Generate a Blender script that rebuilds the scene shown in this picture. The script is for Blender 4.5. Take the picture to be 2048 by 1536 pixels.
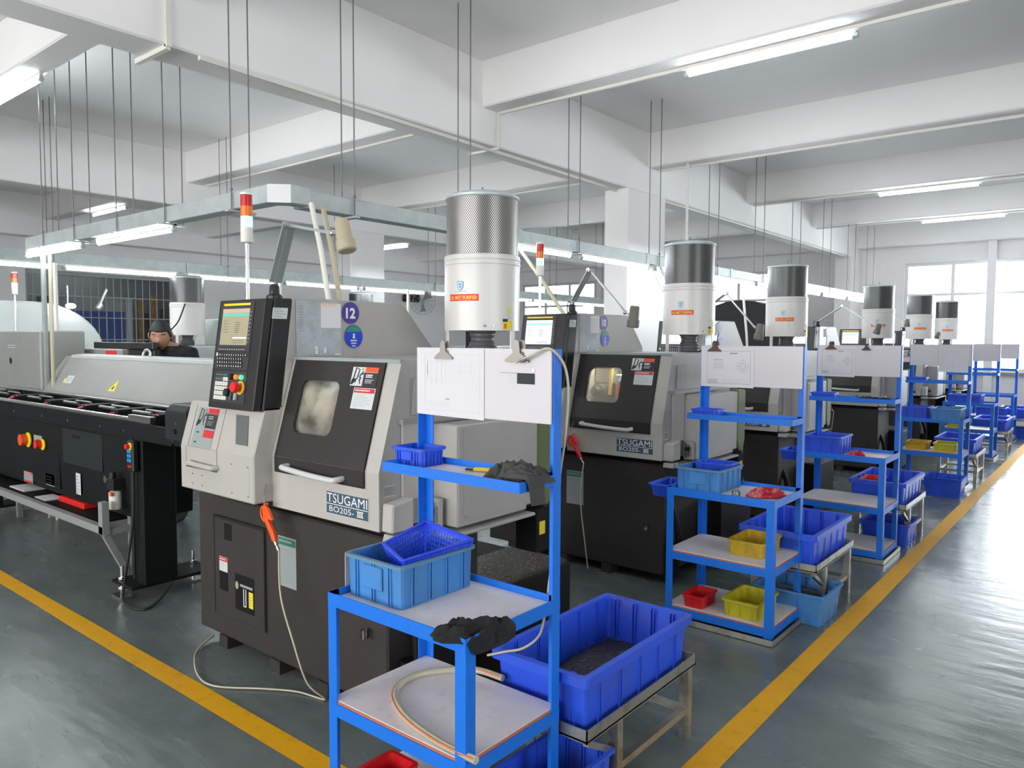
import bpy, bmesh, math, random
from math import sin, cos, pi, radians, atan2, sqrt
from mathutils import Vector, Matrix, noise
random.seed(7)
for o in list(bpy.data.objects):
    bpy.data.objects.remove(o)
SC = bpy.context.scene
COL = SC.collection

# ------------------------------------------------------------------ camera
cam_d = bpy.data.cameras.new('camera'); cam = bpy.data.objects.new('camera', cam_d); COL.objects.link(cam)
cam_d.sensor_width = 36.0; cam_d.lens = 1508.8 / 2048 * 36.0; cam_d.clip_end = 200; cam_d.clip_start = 0.05
def cam_matrix(yaw, pitch, roll, loc):
    a, p, r = radians(yaw), radians(pitch), radians(roll)
    f = Vector((-sin(a) * cos(p), cos(a) * cos(p), -sin(p))); rt = Vector((cos(a), sin(a), 0)); up = rt.cross(f)
    rt2 = rt * cos(r) + up * sin(r); up2 = -rt * sin(r) + up * cos(r)
    m = Matrix((rt2, up2, -f)).transposed().to_4x4(); m.translation = loc
    return m
cam.matrix_world = cam_matrix(39.28, 3.346, 0.28, Vector((0, 0, 1.55)))
SC.camera = cam

# ------------------------------------------------------------------ light and exposure
SC.view_settings.view_transform = 'Standard'; SC.view_settings.look = 'None'
SC.view_settings.exposure = 0.5; SC.view_settings.gamma = 1.0; SC.view_settings.use_curve_mapping = False
W = bpy.data.worlds.new('sky'); SC.world = W; W.use_nodes = True
bg = W.node_tree.nodes['Background']; bg.inputs[0].default_value = (0.92, 0.96, 1.0, 1); bg.inputs[1].default_value = 3.2
def area(name, loc, direction, sx, sy, power, col=(1, 1, 1)):
    d = bpy.data.lights.new(name, 'AREA'); d.shape = 'RECTANGLE'; d.size = sx; d.size_y = sy; d.energy = power; d.color = col
    o = bpy.data.objects.new(name, d); COL.objects.link(o); o.location = loc
    o.rotation_euler = Vector(direction).to_track_quat('-Z', 'Y').to_euler()
    return o
# daylight entering through the back and far window openings; the right one is unseen, added for side faces
area('daylight_back_window', (-3.7, -5.32, 2.05), (0, 1, -0.04), 9.8, 2.1, 520, (1.0, 0.93, 0.88))
area('added_right_fill', (4.32, 1.6, 2.05), (-1, 0, -0.02), 3.2, 2.1, 70, (1.0, 0.94, 0.90))
area('daylight_far_window', (-0.1, 17.15, 2.05), (0, -1, -0.04), 7.0, 2.2, 520, (0.93, 0.97, 1.0))
TUBE = 40.0

# ------------------------------------------------------------------ materials
MATS = {}
def M(name, col, rough=0.5, metal=0.0, nz=None, bump=None, emis=None, coat=0.0, spec=None, nz2=None, trans=0.0):
    m = bpy.data.materials.new(name); m.use_nodes = True
    nt = m.node_tree; b = nt.nodes['Principled BSDF']
    b.inputs['Base Color'].default_value = (*col, 1); b.inputs['Roughness'].default_value = rough; b.inputs['Metallic'].default_value = metal
    if spec is not None: b.inputs['Specular IOR Level'].default_value = spec
    if coat: b.inputs['Coat Weight'].default_value = coat; b.inputs['Coat Roughness'].default_value = 0.12
    if trans: b.inputs['Transmission Weight'].default_value = trans
    if emis: b.inputs['Emission Color'].default_value = (*emis[0], 1); b.inputs['Emission Strength'].default_value = emis[1]
    def tc():
        t = nt.nodes.new('ShaderNodeTexCoord'); return t.outputs['Object']
    if nz:      # (scale, colour2, low, high): patches of a second colour
        n = nt.nodes.new('ShaderNodeTexNoise'); n.inputs['Scale'].default_value = nz[0]; n.inputs['Detail'].default_value = 5; n.inputs['Roughness'].default_value = 0.65
        nt.links.new(tc(), n.inputs['Vector'])
        r = nt.nodes.new('ShaderNodeValToRGB'); r.color_ramp.elements[0].position = nz[2]; r.color_ramp.elements[1].position = nz[3]
        r.color_ramp.elements[0].color = (*col, 1); r.color_ramp.elements[1].color = (*nz[1], 1)
        nt.links.new(n.outputs['Fac'], r.inputs['Fac']); nt.links.new(r.outputs['Color'], b.inputs['Base Color'])
    if bump:    # (scale, strength)
        n = nt.nodes.new('ShaderNodeTexNoise'); n.inputs['Scale'].default_value = bump[0]; n.inputs['Detail'].default_value = 4
        nt.links.new(tc(), n.inputs['Vector'])
        bp = nt.nodes.new('ShaderNodeBump'); bp.inputs['Strength'].default_value = bump[1]; bp.inputs['Distance'].default_value = 0.01
        nt.links.new(n.outputs['Fac'], bp.inputs['Height']); nt.links.new(bp.outputs['Normal'], b.inputs['Normal'])
    MATS[name] = m
    return m
def mix(a, b, t): return tuple(x * (1 - t) + y * t for x, y in zip(a, b))

M('wall_paint', (0.86, 0.84, 0.83), 0.85, nz=(0.7, (0.80, 0.785, 0.78), 0.4, 0.7), bump=(60, 0.06))
M('ceiling_paint', (0.87, 0.855, 0.84), 0.9, nz=(0.5, (0.81, 0.80, 0.79), 0.4, 0.75), bump=(45, 0.07))
M('pvc', (0.74, 0.72, 0.66), 0.55)
M('pvc_old', (0.52, 0.47, 0.34), 0.55)
M('yellow_paint', (0.72, 0.36, 0.006), 0.6, spec=0.2, nz=(14, (0.50, 0.27, 0.02), 0.52, 0.82))
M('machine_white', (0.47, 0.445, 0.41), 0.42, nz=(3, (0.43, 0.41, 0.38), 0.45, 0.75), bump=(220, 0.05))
M('machine_shaded', (0.38, 0.365, 0.34), 0.45, nz=(3, (0.34, 0.33, 0.31), 0.45, 0.75), bump=(220, 0.05))  # same paint as machine_white, with the shade of the sides in its colour
M('machine_grey', (0.28, 0.27, 0.26), 0.42, bump=(220, 0.04))
M('machine_dark', (0.044, 0.038, 0.035), 0.55, spec=0.25, nz=(5, (0.036, 0.032, 0.030), 0.4, 0.7), bump=(200, 0.05))
M('machine_black', (0.008, 0.008, 0.008), 0.6, spec=0.2)
M('door_dark', (0.036, 0.032, 0.031), 0.32, spec=0.3, bump=(180, 0.03))
M('panel_black', (0.014, 0.014, 0.015), 0.38, bump=(350, 0.06))
M('panel_face', (0.035, 0.035, 0.04), 0.4)
M('key_white', (0.78, 0.77, 0.68), 0.5)
M('key_dark', (0.09, 0.09, 0.10), 0.5)
M('black_plastic', (0.012, 0.012, 0.013), 0.42)
M('clip_grey', (0.28, 0.25, 0.22), 0.4, 0.5)
M('handle_grey', (0.60, 0.60, 0.60), 0.35)
M('rubber', (0.02, 0.02, 0.022), 0.75)
M('chrome', (0.72, 0.72, 0.72), 0.22, 1.0)
M('steel', (0.42, 0.42, 0.41), 0.38, 1.0, bump=(90, 0.08))
M('stainless', (0.46, 0.45, 0.40), 0.42, 0.85, nz=(9, (0.22, 0.20, 0.15), 0.5, 0.75))
M('galvanised', (0.50, 0.55, 0.55), 0.5, 0.35, nz=(8, (0.42, 0.46, 0.46), 0.4, 0.65))
M('rod_steel', (0.16, 0.16, 0.16), 0.5, 0.6)
M('rack_blue', (0.005, 0.17, 0.74), 0.45, nz=(22, (0.004, 0.13, 0.58), 0.55, 0.85), bump=(60, 0.05))
M('shelf_white', (0.74, 0.70, 0.725), 0.45, nz=(26, (0.58, 0.545, 0.555), 0.56, 0.80))
M('shelf_edge', (0.50, 0.16, 0.08), 0.6)
M('board_white', (0.66, 0.625, 0.655), 0.55)
M('paper', (0.70, 0.685, 0.71), 0.8)
M('ink_grey', (0.30, 0.30, 0.34), 0.8)
M('ink_pale', (0.62, 0.62, 0.66), 0.8)
M('ink_black', (0.03, 0.03, 0.035), 0.7)
M('bin_blue', (0.022, 0.10, 0.76), 0.42, nz=(7, (0.02, 0.07, 0.50), 0.45, 0.75))
M('bin_blue_dirty', (0.022, 0.095, 0.74), 0.5, nz=(5, (0.05, 0.075, 0.36), 0.50, 0.78))
M('crate_blue', (0.06, 0.25, 0.60), 0.45, nz=(6, (0.07, 0.20, 0.42), 0.45, 0.78))
M('crate_rim', (0.10, 0.25, 0.40), 0.5, nz=(10, (0.16, 0.22, 0.24), 0.45, 0.7))
M('basket_blue', (0.03, 0.085, 0.80), 0.38)
M('bin_yellow', (0.60, 0.53, 0.02), 0.45, nz=(8, (0.46, 0.42, 0.03), 0.45, 0.75))
M('bin_amber', (0.56, 0.36, 0.015), 0.45, nz=(18, (0.36, 0.24, 0.03), 0.48, 0.72))
M('bin_red', (0.66, 0.012, 0.018), 0.4)
M('swarf', (0.055, 0.045, 0.03), 0.35, 0.3, nz=(40, (0.30, 0.27, 0.20), 0.62, 0.72), bump=(70, 0.8))
M('swarf_bits', (0.55, 0.50, 0.38), 0.3, 0.9)
M('cloth_black', (0.012, 0.012, 0.013), 0.95, bump=(120, 0.25))
M('cloth_grey', (0.06, 0.058, 0.055), 0.95, bump=(120, 0.25))
M('cloth_pink', (0.55, 0.16, 0.18), 0.9, nz=(16, (0.42, 0.012, 0.03), 0.44, 0.52), bump=(90, 0.2))
M('hose_clear', (0.52, 0.48, 0.36), 0.3)
M('hose_orange', (0.66, 0.20, 0.08), 0.4)
M('gun_orange', (0.95, 0.10, 0.012), 0.35)
M('gun_red', (0.72, 0.02, 0.02), 0.35)
M('brass', (0.55, 0.38, 0.12), 0.3, 0.9)
M('yellow_plastic', (0.80, 0.55, 0.02), 0.4)
M('red_plastic', (0.78, 0.02, 0.02), 0.32)
M('orange_red', (0.80, 0.10, 0.015), 0.4)
M('green_plastic', (0.02, 0.42, 0.16), 0.4)
M('green_olive', (0.11, 0.14, 0.045), 0.5)
M('blue_key', (0.03, 0.28, 0.62), 0.4)
M('sticker_red', (0.62, 0.02, 0.03), 0.5)
M('sticker_orange', (0.80, 0.09, 0.015), 0.5)
M('sticker_pale', (0.60, 0.64, 0.63), 0.5)
M('sticker_dull', (0.30, 0.34, 0.33), 0.5)
M('sticker_green', (0.02, 0.16, 0.10), 0.5)
M('sticker_yellow', (0.80, 0.66, 0.02), 0.5)
M('badge_purple', (0.055, 0.035, 0.26), 0.4)
M('badge_blue', (0.010, 0.045, 0.52), 0.4)
M('badge_green', (0.02, 0.26, 0.16), 0.4)
M('logo_teal', (0.045, 0.085, 0.12), 0.5)
M('white_print', (0.82, 0.82, 0.82), 0.5)
M('red_print', (0.78, 0.03, 0.03), 0.5)
M('yellow_print', (0.85, 0.62, 0.05), 0.5)
M('shield_blue', (0.10, 0.34, 0.62), 0.5)
M('shield_pale', (0.50, 0.66, 0.80), 0.5)
M('vent_grey', (0.11, 0.125, 0.125), 0.5, bump=(300, 0.3))
M('purifier_white', (0.68, 0.66, 0.63), 0.33)
M('bellows_grey', (0.10, 0.10, 0.105), 0.38, bump=(40, 0.4))
M('lamp_beige', (0.42, 0.36, 0.25), 0.5)
M('lamp_grey', (0.17, 0.16, 0.13), 0.5)
M('arm_grey', (0.40, 0.43, 0.44), 0.35, 0.6)
M('acrylic', (0.42, 0.47, 0.50), 0.22, nz=(16, (0.34, 0.37, 0.38), 0.45, 0.65))
M('feeder_dark', (0.0075, 0.0095, 0.010), 0.55, spec=0.18, nz=(4, (0.011, 0.013, 0.0135), 0.4, 0.7))
M('feeder_edge', (0.018, 0.023, 0.025), 0.5, spec=0.25)
M('feeder_lid', (0.29, 0.29, 0.27), 0.45, nz=(2, (0.26, 0.26, 0.245), 0.4, 0.7))
M('feeder_lid_top', (0.46, 0.49, 0.47), 0.45)
M('frame_grey', (0.26, 0.27, 0.26), 0.5)
M('skin', (0.42, 0.22, 0.14), 0.55)
M('skin_lip', (0.32, 0.12, 0.09), 0.5)
M('hair', (0.008, 0.007, 0.006), 0.55, bump=(120, 0.5))
M('eye_white', (0.7, 0.68, 0.66), 0.3)
M('eye_dark', (0.01, 0.008, 0.006), 0.2)
M('shirt_black', (0.010, 0.011, 0.014), 0.9, bump=(60, 0.2))
M('trousers', (0.03, 0.035, 0.05), 0.9)
M('cardboard', (0.34, 0.23, 0.12), 0.8)
M('wood', (0.40, 0.24, 0.11), 0.65, nz=(5, (0.28, 0.15, 0.06), 0.4, 0.65))
M('wood_dark', (0.10, 0.055, 0.035), 0.6)
M('blue_sheet', (0.035, 0.07, 0.26), 0.5)
M('bar_grey', (0.40, 0.44, 0.45), 0.5)
M('dim_grey', (0.30, 0.31, 0.31), 0.7)
M('alu', (0.62, 0.63, 0.64), 0.45, 0.3)
M('dark_cover', (0.03, 0.032, 0.036), 0.6)
M('tube_lit', (1, 1, 1), 0.4, emis=((0.88, 0.95, 1.0), TUBE))
M('bulb_lit', (1, 1, 1), 0.4, emis=((0.95, 0.98, 1.0), 18))
M('interior_lit', (1, 1, 1), 0.4, emis=((1.0, 0.95, 0.82), 42.0))
M('tower_red', (0.55, 0.012, 0.012), 0.25)
M('tower_amber', (0.80, 0.17, 0.012), 0.25)
M('tower_green_lit', (0.3, 0.9, 0.6), 0.3, emis=((0.30, 1.0, 0.45), 1.25))
M('tower_green', (0.02, 0.45, 0.16), 0.3, emis=((0.02, 0.8, 0.25), 0.5))
M('tower_amber_lit', (0.9, 0.5, 0.1), 0.3, emis=((1.0, 0.5, 0.12), 4.0))
M('lamp_red_lit', (0.8, 0.1, 0.02), 0.3, emis=((1.0, 0.13, 0.02), 1.2))
M('lamp_green_lit', (0.05, 0.7, 0.3), 0.3, emis=((0.06, 0.9, 0.35), 0.9))
M('screen_tan', (0.30, 0.27, 0.18), 0.25, emis=((0.36, 0.33, 0.22), 0.30))
M('screen_pink', (0.4, 0.3, 0.25), 0.25, emis=((0.62, 0.42, 0.33), 0.32))
M('screen_teal', (0.1, 0.4, 0.3), 0.25, emis=((0.16, 0.52, 0.40), 0.35))
M('screen_white', (0.6, 0.6, 0.6), 0.25, emis=((0.72, 0.72, 0.74), 0.6))
M('screen_aqua', (0.2, 0.6, 0.6), 0.25, emis=((0.25, 0.72, 0.68), 0.8))
M('screen_ink', (0.10, 0.09, 0.07), 0.3)
M('screen_yellow', (0.75, 0.55, 0.02), 0.3, emis=((0.8, 0.55, 0.02), 0.25))

def glass_mat(name, tint, rough, mixf):
    m = bpy.data.materials.new(name); m.use_nodes = True; nt = m.node_tree; nt.nodes.clear()
    out = nt.nodes.new('ShaderNodeOutputMaterial'); t = nt.nodes.new('ShaderNodeBsdfTransparent'); g = nt.nodes.new('ShaderNodeBsdfGlossy'); x = nt.nodes.new('ShaderNodeMixShader')
    t.inputs[0].default_value = (*tint, 1); g.inputs['Roughness'].default_value = rough
    f = nt.nodes.new('ShaderNodeFresnel'); f.inputs[0].default_value = 1.45
    a = nt.nodes.new('ShaderNodeMath'); a.operation = 'ADD'; a.inputs[1].default_value = mixf
    nt.links.new(f.outputs[0], a.inputs[0]); nt.links.new(a.outputs[0], x.inputs[0]); nt.links.new(t.outputs[0], x.inputs[1]); nt.links.new(g.outputs[0], x.inputs[2]); nt.links.new(x.outputs[0], out.inputs[0])
    MATS[name] = m
glass_mat('pane_glass', (0.95, 0.97, 0.98), 0.03, 0.02)
glass_mat('door_glass', (0.86, 0.86, 0.82), 0.10, 0.05)
def film(m):                                                          # dried coolant film and droplets on the door panes
    nt = m.node_tree; out = [n for n in nt.nodes if n.type == 'OUTPUT_MATERIAL'][0]; src = out.inputs[0].links[0].from_socket
    d = nt.nodes.new('ShaderNodeBsdfDiffuse'); d.inputs[0].default_value = (0.55, 0.54, 0.50, 1); tr = nt.nodes.new('ShaderNodeBsdfTranslucent'); tr.inputs[0].default_value = (0.8, 0.78, 0.72, 1)
    a = nt.nodes.new('ShaderNodeAddShader'); nt.links.new(d.outputs[0], a.inputs[0]); nt.links.new(tr.outputs[0], a.inputs[1])
    t = nt.nodes.new('ShaderNodeTexCoord'); n = nt.nodes.new('ShaderNodeTexNoise'); n.inputs['Scale'].default_value = 9; n.inputs['Detail'].default_value = 6; n.inputs['Roughness'].default_value = 0.7; nt.links.new(t.outputs['Object'], n.inputs['Vector'])
    r = nt.nodes.new('ShaderNodeMapRange'); r.inputs['From Min'].default_value = 0.38; r.inputs['From Max'].default_value = 0.68; r.inputs['To Min'].default_value = 0.02; r.inputs['To Max'].default_value = 0.14; nt.links.new(n.outputs['Fac'], r.inputs['Value'])
    x = nt.nodes.new('ShaderNodeMixShader'); nt.links.new(r.outputs[0], x.inputs[0]); nt.links.new(src, x.inputs[1]); nt.links.new(a.outputs[0], x.inputs[2]); nt.links.new(x.outputs[0], out.inputs[0])
film(MATS['door_glass'])
glass_mat('bottle_clear', (0.75, 0.75, 0.68), 0.08, 0.1)

def clothed_body():
    """skin above the collar, dark shirt, trousers and shoes below, by height on the body"""
    m = M('clothed_body', (0.42, 0.22, 0.14), 0.7); nt = m.node_tree; b = nt.nodes['Principled BSDF']
    t = nt.nodes.new('ShaderNodeTexCoord'); sp = nt.nodes.new('ShaderNodeSeparateXYZ'); nt.links.new(t.outputs['Object'], sp.inputs[0])
    d = nt.nodes.new('ShaderNodeMath'); d.operation = 'DIVIDE'; d.inputs[1].default_value = 2.0; nt.links.new(sp.outputs[2], d.inputs[0])
    r = nt.nodes.new('ShaderNodeValToRGB'); r.color_ramp.interpolation = 'CONSTANT'; e = r.color_ramp.elements
    e[0].position = 0.0; e[0].color = (0.008, 0.008, 0.008, 1); e[1].position = 0.045; e[1].color = (0.03, 0.035, 0.05, 1)
    for p, c in ((0.50, (0.010, 0.011, 0.014, 1)), (0.742, (0.42, 0.22, 0.14, 1))): q = e.new(p); q.color = c
    nt.links.new(d.outputs[0], r.inputs['Fac']); nt.links.new(r.outputs['Color'], b.inputs['Base Color'])
clothed_body()
def floor_material():
    m = M('floor_epoxy', (0.20, 0.235, 0.23), 0.3); nt = m.node_tree; b = nt.nodes['Principled BSDF']
    t = nt.nodes.new('ShaderNodeTexCoord')
    n = nt.nodes.new('ShaderNodeTexNoise'); n.inputs['Scale'].default_value = 1.3; n.inputs['Detail'].default_value = 8; n.inputs['Roughness'].default_value = 0.7
    r = nt.nodes.new('ShaderNodeValToRGB'); r.color_ramp.elements[0].position = 0.32; r.color_ramp.elements[1].position = 0.72
    r.color_ramp.elements[0].color = (0.10, 0.12, 0.116, 1); r.color_ramp.elements[1].color = (0.165, 0.193, 0.186, 1)
    nt.links.new(t.outputs['Object'], n.inputs['Vector']); nt.links.new(n.outputs['Fac'], r.inputs['Fac'])
    s = nt.nodes.new('ShaderNodeTexNoise'); s.inputs['Scale'].default_value = 38; s.inputs['Detail'].default_value = 3     # scuffs
    sr = nt.nodes.new('ShaderNodeValToRGB'); sr.color_ramp.elements[0].position = 0.66; sr.color_ramp.elements[1].position = 0.74
    sr.color_ramp.elements[0].color = (1, 1, 1, 1); sr.color_ramp.elements[1].color = (0.55, 0.55, 0.55, 1)
    nt.links.new(t.outputs['Object'], s.inputs['Vector']); nt.links.new(s.outputs['Fac'], sr.inputs['Fac'])
    mx = nt.nodes.new('ShaderNodeMixRGB'); mx.blend_type = 'MULTIPLY'; mx.inputs[0].default_value = 0.6
    nt.links.new(r.outputs['Color'], mx.inputs[1]); nt.links.new(sr.outputs['Color'], mx.inputs[2]); nt.links.new(mx.outputs['Color'], b.inputs['Base Color'])
    q = nt.nodes.new('ShaderNodeTexNoise'); q.inputs['Scale'].default_value = 2.2; q.inputs['Detail'].default_value = 6
    mp = nt.nodes.new('ShaderNodeMapping'); mp.inputs['Scale'].default_value = (0.8, 2.6, 1)
    qr = nt.nodes.new('ShaderNodeMapRange'); qr.inputs['To Min'].default_value = 0.15; qr.inputs['To Max'].default_value = 0.36
    nt.links.new(t.outputs['Object'], mp.inputs['Vector']); nt.links.new(mp.outputs['Vector'], q.inputs['Vector']); nt.links.new(q.outputs['Fac'], qr.inputs['Value']); nt.links.new(qr.outputs['Result'], b.inputs['Roughness'])
    w = nt.nodes.new('ShaderNodeTexNoise'); w.inputs['Scale'].default_value = 3.0; w.inputs['Detail'].default_value = 3
    bp = nt.nodes.new('ShaderNodeBump'); bp.inputs['Strength'].default_value = 0.22; bp.inputs['Distance'].default_value = 0.02
    nt.links.new(mp.outputs['Vector'], w.inputs['Vector']); nt.links.new(w.outputs['Fac'], bp.inputs['Height']); nt.links.new(bp.outputs['Normal'], b.inputs['Normal'])
floor_material()

def perforated(name, pitch, metal_col, hole_col):
    """sheet with staggered punched holes wrapped round a cylinder about local Z"""
    m = M(name, metal_col, 0.35, 0.6); nt = m.node_tree; b = nt.nodes['Principled BSDF']
    t = nt.nodes.new('ShaderNodeTexCoord'); sp = nt.nodes.new('ShaderNodeSeparateXYZ'); nt.links.new(t.outputs['Object'], sp.inputs[0])
    def mth(op, a, c=None):
        n = nt.nodes.new('ShaderNodeMath'); n.operation = op
        for i, v in enumerate((a, c)):
            if v is None: continue
            if isinstance(v, (int, float)): n.inputs[i].default_value = v
            else: nt.links.new(v, n.inputs[i])
        return n.outputs[0]
    ang = mth('ARCTAN2', sp.outputs[1], sp.outputs[0])
    u = mth('MULTIPLY', ang, round(2 * pi * 0.185 / pitch)); w = mth('MULTIPLY', sp.outputs[2], 2 * pi / pitch * 0.757)
    c1 = mth('COSINE', mth('ADD', u, w)); c2 = mth('COSINE', mth('SUBTRACT', u, w)); p = mth('ADD', c1, c2)
    g = mth('GREATER_THAN', p, 0.0)
    mx = nt.nodes.new('ShaderNodeMixRGB'); mx.inputs[1].default_value = (*metal_col, 1); mx.inputs[2].default_value = (*hole_col, 1)
    nt.links.new(g, mx.inputs[0]); nt.links.new(mx.outputs[0], b.inputs['Base Color'])
    mt = mth('SUBTRACT', 0.7, mth('MULTIPLY', g, 0.7)); nt.links.new(mt, b.inputs['Metallic'])
perforated('mesh_sheet', 0.0106, (0.46, 0.44, 0.42), (0.03, 0.03, 0.03))
perforated('mesh_sheet_dark', 0.0106, (0.14, 0.14, 0.14), (0.022, 0.024, 0.024))

# ------------------------------------------------------------------ mesh builder
TEXT_CACHE = {}
def text_shape(s, bold=0.0):
    """outline of a string in the built-in font, as flat triangles; returns verts (x, y), faces, width; cap height about 0.7"""
    k = (s, bold)
    if k not in TEXT_CACHE:
        cu = bpy.data.curves.new('glyphs', 'FONT'); cu.body = s; cu.size = 1.0; cu.offset = bold; cu.resolution_u = 3
        ob = bpy.data.objects.new('glyphs', cu); COL.objects.link(ob)
        dg = bpy.context.evaluated_depsgraph_get(); me = bpy.data.meshes.new_from_object(ob.evaluated_get(dg))
        vs = [(v.co.x, v.co.y) for v in me.vertices]; fs = [tuple(p.vertices) for p in me.polygons]
        bpy.data.objects.remove(ob); bpy.data.curves.remove(cu); bpy.data.meshes.remove(me)
        xs = [v[0] for v in vs] or [0]; ys = [v[1] for v in vs] or [0]
        x0, y0 = min(xs), min(ys)
        TEXT_CACHE[k] = ([(x - x0, y - y0) for x, y in vs], fs, max(xs) - x0, max(ys) - y0)
    return TEXT_CACHE[k]

class MB:
    def __init__(s, mat=None):
        s.v = []; s.f = []; s.fm = []; s.mats = []; s.cur = 0
        if mat: s.mat(mat)
    def mat(s, name):
        if name not in s.mats: s.mats.append(name)
        s.cur = s.mats.index(name); return s
    def add(s, vs, fs):
        n = len(s.v); s.v += [tuple(v) for v in vs]
        for f in fs: s.f.append(tuple(i + n for i in f)); s.fm.append(s.cur)
        return s
    def box(s, x0, x1, y0, y1, z0, z1):
        vs = [(x, y, z) for z in (z0, z1) for y in (y0, y1) for x in (x0, x1)]
        return s.add(vs, [(0, 1, 3, 2), (4, 5, 7, 6), (0, 1, 5, 4), (2, 3, 7, 6), (0, 2, 6, 4), (1, 3, 7, 5)])
    def bar(s, p, q, w, h, up=(0, 0, 1)):
        """rectangular bar from p to q, width w across, height h along up"""
        p, q = Vector(p), Vector(q); d = (q - p).normalized(); u = Vector(up)
        if abs(d.dot(u)) > 0.99: u = Vector((1, 0, 0))
        r = d.cross(u).normalized(); u = r.cross(d).normalized()
        vs = [c + r * (sx * w / 2) + u * (sy * h / 2) for c in (p, q) for sy in (-1, 1) for sx in (-1, 1)]
        return s.add(vs, [(0, 1, 3, 2), (4, 5, 7, 6), (0, 1, 5, 4), (2, 3, 7, 6), (0, 2, 6, 4), (1, 3, 7, 5)])
    def prism(s, poly, axis, lo, hi):
        n = len(poly)
        def pt(a, t): return {'x': (t, a[0], a[1]), 'y': (a[0], t, a[1]), 'z': (a[0], a[1], t)}[axis]
        vs = [pt(a, lo) for a in poly] + [pt(a, hi) for a in poly]
        fs = [tuple(range(n)), tuple(range(n, 2 * n))] + [(i, (i + 1) % n, n + (i + 1) % n, n + i) for i in range(n)]
        return s.add(vs, fs)
    def cyl(s, p, q, r, n=12, r2=None, caps=True):
        p, q = Vector(p), Vector(q); d = (q - p).normalized(); u = Vector((0, 0, 1)) if abs(d.z) < 0.95 else Vector((1, 0, 0))
        a = d.cross(u).normalized(); b = d.cross(a).normalized(); r2 = r if r2 is None else r2
        vs = [p + (a * cos(2 * pi * i / n) + b * sin(2 * pi * i / n)) * r for i in range(n)] + [q + (a * cos(2 * pi * i / n) + b * sin(2 * pi * i / n)) * r2 for i in range(n)]
        fs = [(i, (i + 1) % n, n + (i + 1) % n, n + i) for i in range(n)]
        if caps: fs += [tuple(range(n)), tuple(range(n, 2 * n))]
        return s.add(vs, fs)
    def tube(s, path, r, n=8):
        P = [Vector(p) for p in path]; rings = []; last = None
        for i, p in enumerate(P):
            d = (P[min(i + 1, len(P) - 1)] - P[max(i - 1, 0)]).normalized()
            if last is None:
                u = Vector((0, 0, 1)) if abs(d.z) < 0.9 else Vector((1, 0, 0)); a = d.cross(u).normalized()
            else:
                a = (last - d * last.dot(d)).normalized()
            last = a; b = d.cross(a)
            rr = r[i] if isinstance(r, (list, tuple)) else r
            rings.append([p + (a * cos(2 * pi * k / n) + b * sin(2 * pi * k / n)) * rr for k in range(n)])
        vs = [v for g in rings for v in g]; m = len(P)
        fs = [(i * n + k, i * n + (k + 1) % n, (i + 1) * n + (k + 1) % n, (i + 1) * n + k) for i in range(m - 1) for k in range(n)]
        fs += [tuple(range(n)), tuple(range((m - 1) * n, m * n))]
        return s.add(vs, fs)
    def lathe(s, prof, c, n=24, closed=False):
        vs = [(c[0] + r * cos(2 * pi * k / n), c[1] + r * sin(2 * pi * k / n), c[2] + z) for r, z in prof for k in range(n)]
        m = len(prof)
        fs = [(i * n + k, i * n + (k + 1) % n, (i + 1) * n + (k + 1) % n, (i + 1) * n + k) for i in range(m - 1) for k in range(n)]
        if not closed: fs += [tuple(range(n)), tuple(range((m - 1) * n, m * n))]
        else: fs += [((m - 1) * n + k, (m - 1) * n + (k + 1) % n, (k + 1) % n, k) for k in range(n)]
        return s.add(vs, fs)
    def ball(s, c, rx, ry, rz, n=12, m=8):
        prof = [(sin(pi * i / m), -cos(pi * i / m)) for i in range(m + 1)]
        vs = [(c[0] + rx * r * cos(2 * pi * k / n), c[1] + ry * r * sin(2 * pi * k / n), c[2] + rz * z) for r, z in prof for k in range(n)]
        return s.add(vs, [(i * n + k, i * n + (k + 1) % n, (i + 1) * n + (k + 1) % n, (i + 1) * n + k) for i in range(m) for k in range(n)])
    # flat things on a frame (O, ex, ey, en)
    def poly(s, fr, pts, h=0.0):
        O, ex, ey, en = fr
        vs = [O + ex * x + ey * y + en * h for x, y in pts]
        return s.add(vs, [tuple(range(len(vs)))])
    def rect(s, fr, x0, x1, y0, y1, h=0.0): return s.poly(fr, [(x0, y0), (x1, y0), (x1, y1), (x0, y1)], h)
    def slab(s, fr, pts, h0, h1):
        O, ex, ey, en = fr; n = len(pts)
        vs = [O + ex * x + ey * y + en * h for h in (h0, h1) for x, y in pts]
        return s.add(vs, [tuple(range(n)), tuple(range(n, 2 * n))] + [(i, (i + 1) % n, n + (i + 1) % n, n + i) for i in range(n)])
    def disc(s, fr, cx, cy, rx, ry, h=0.0, n=24): return s.poly(fr, [(cx + rx * cos(2 * pi * i / n), cy + ry * sin(2 * pi * i / n)) for i in range(n)], h)
    def text(s, fr, string, x, y, height, width=None, h=0.0, bold=0.02, centre=False, wrap=None):
        vs, fs, w, hh = text_shape(string, bold); k = height / max(hh, 1e-6); kx = k if width is None else width / max(w, 1e-6)
        if centre: x -= w * kx / 2
        O, ex, ey, en = fr
        if wrap: return s.add([wrap(x + a * kx, y + b * k, h) for a, b in vs], fs)
        return s.add([O + ex * (x + a * kx) + ey * (y + b * k) + en * h for a, b in vs], fs)
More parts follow.
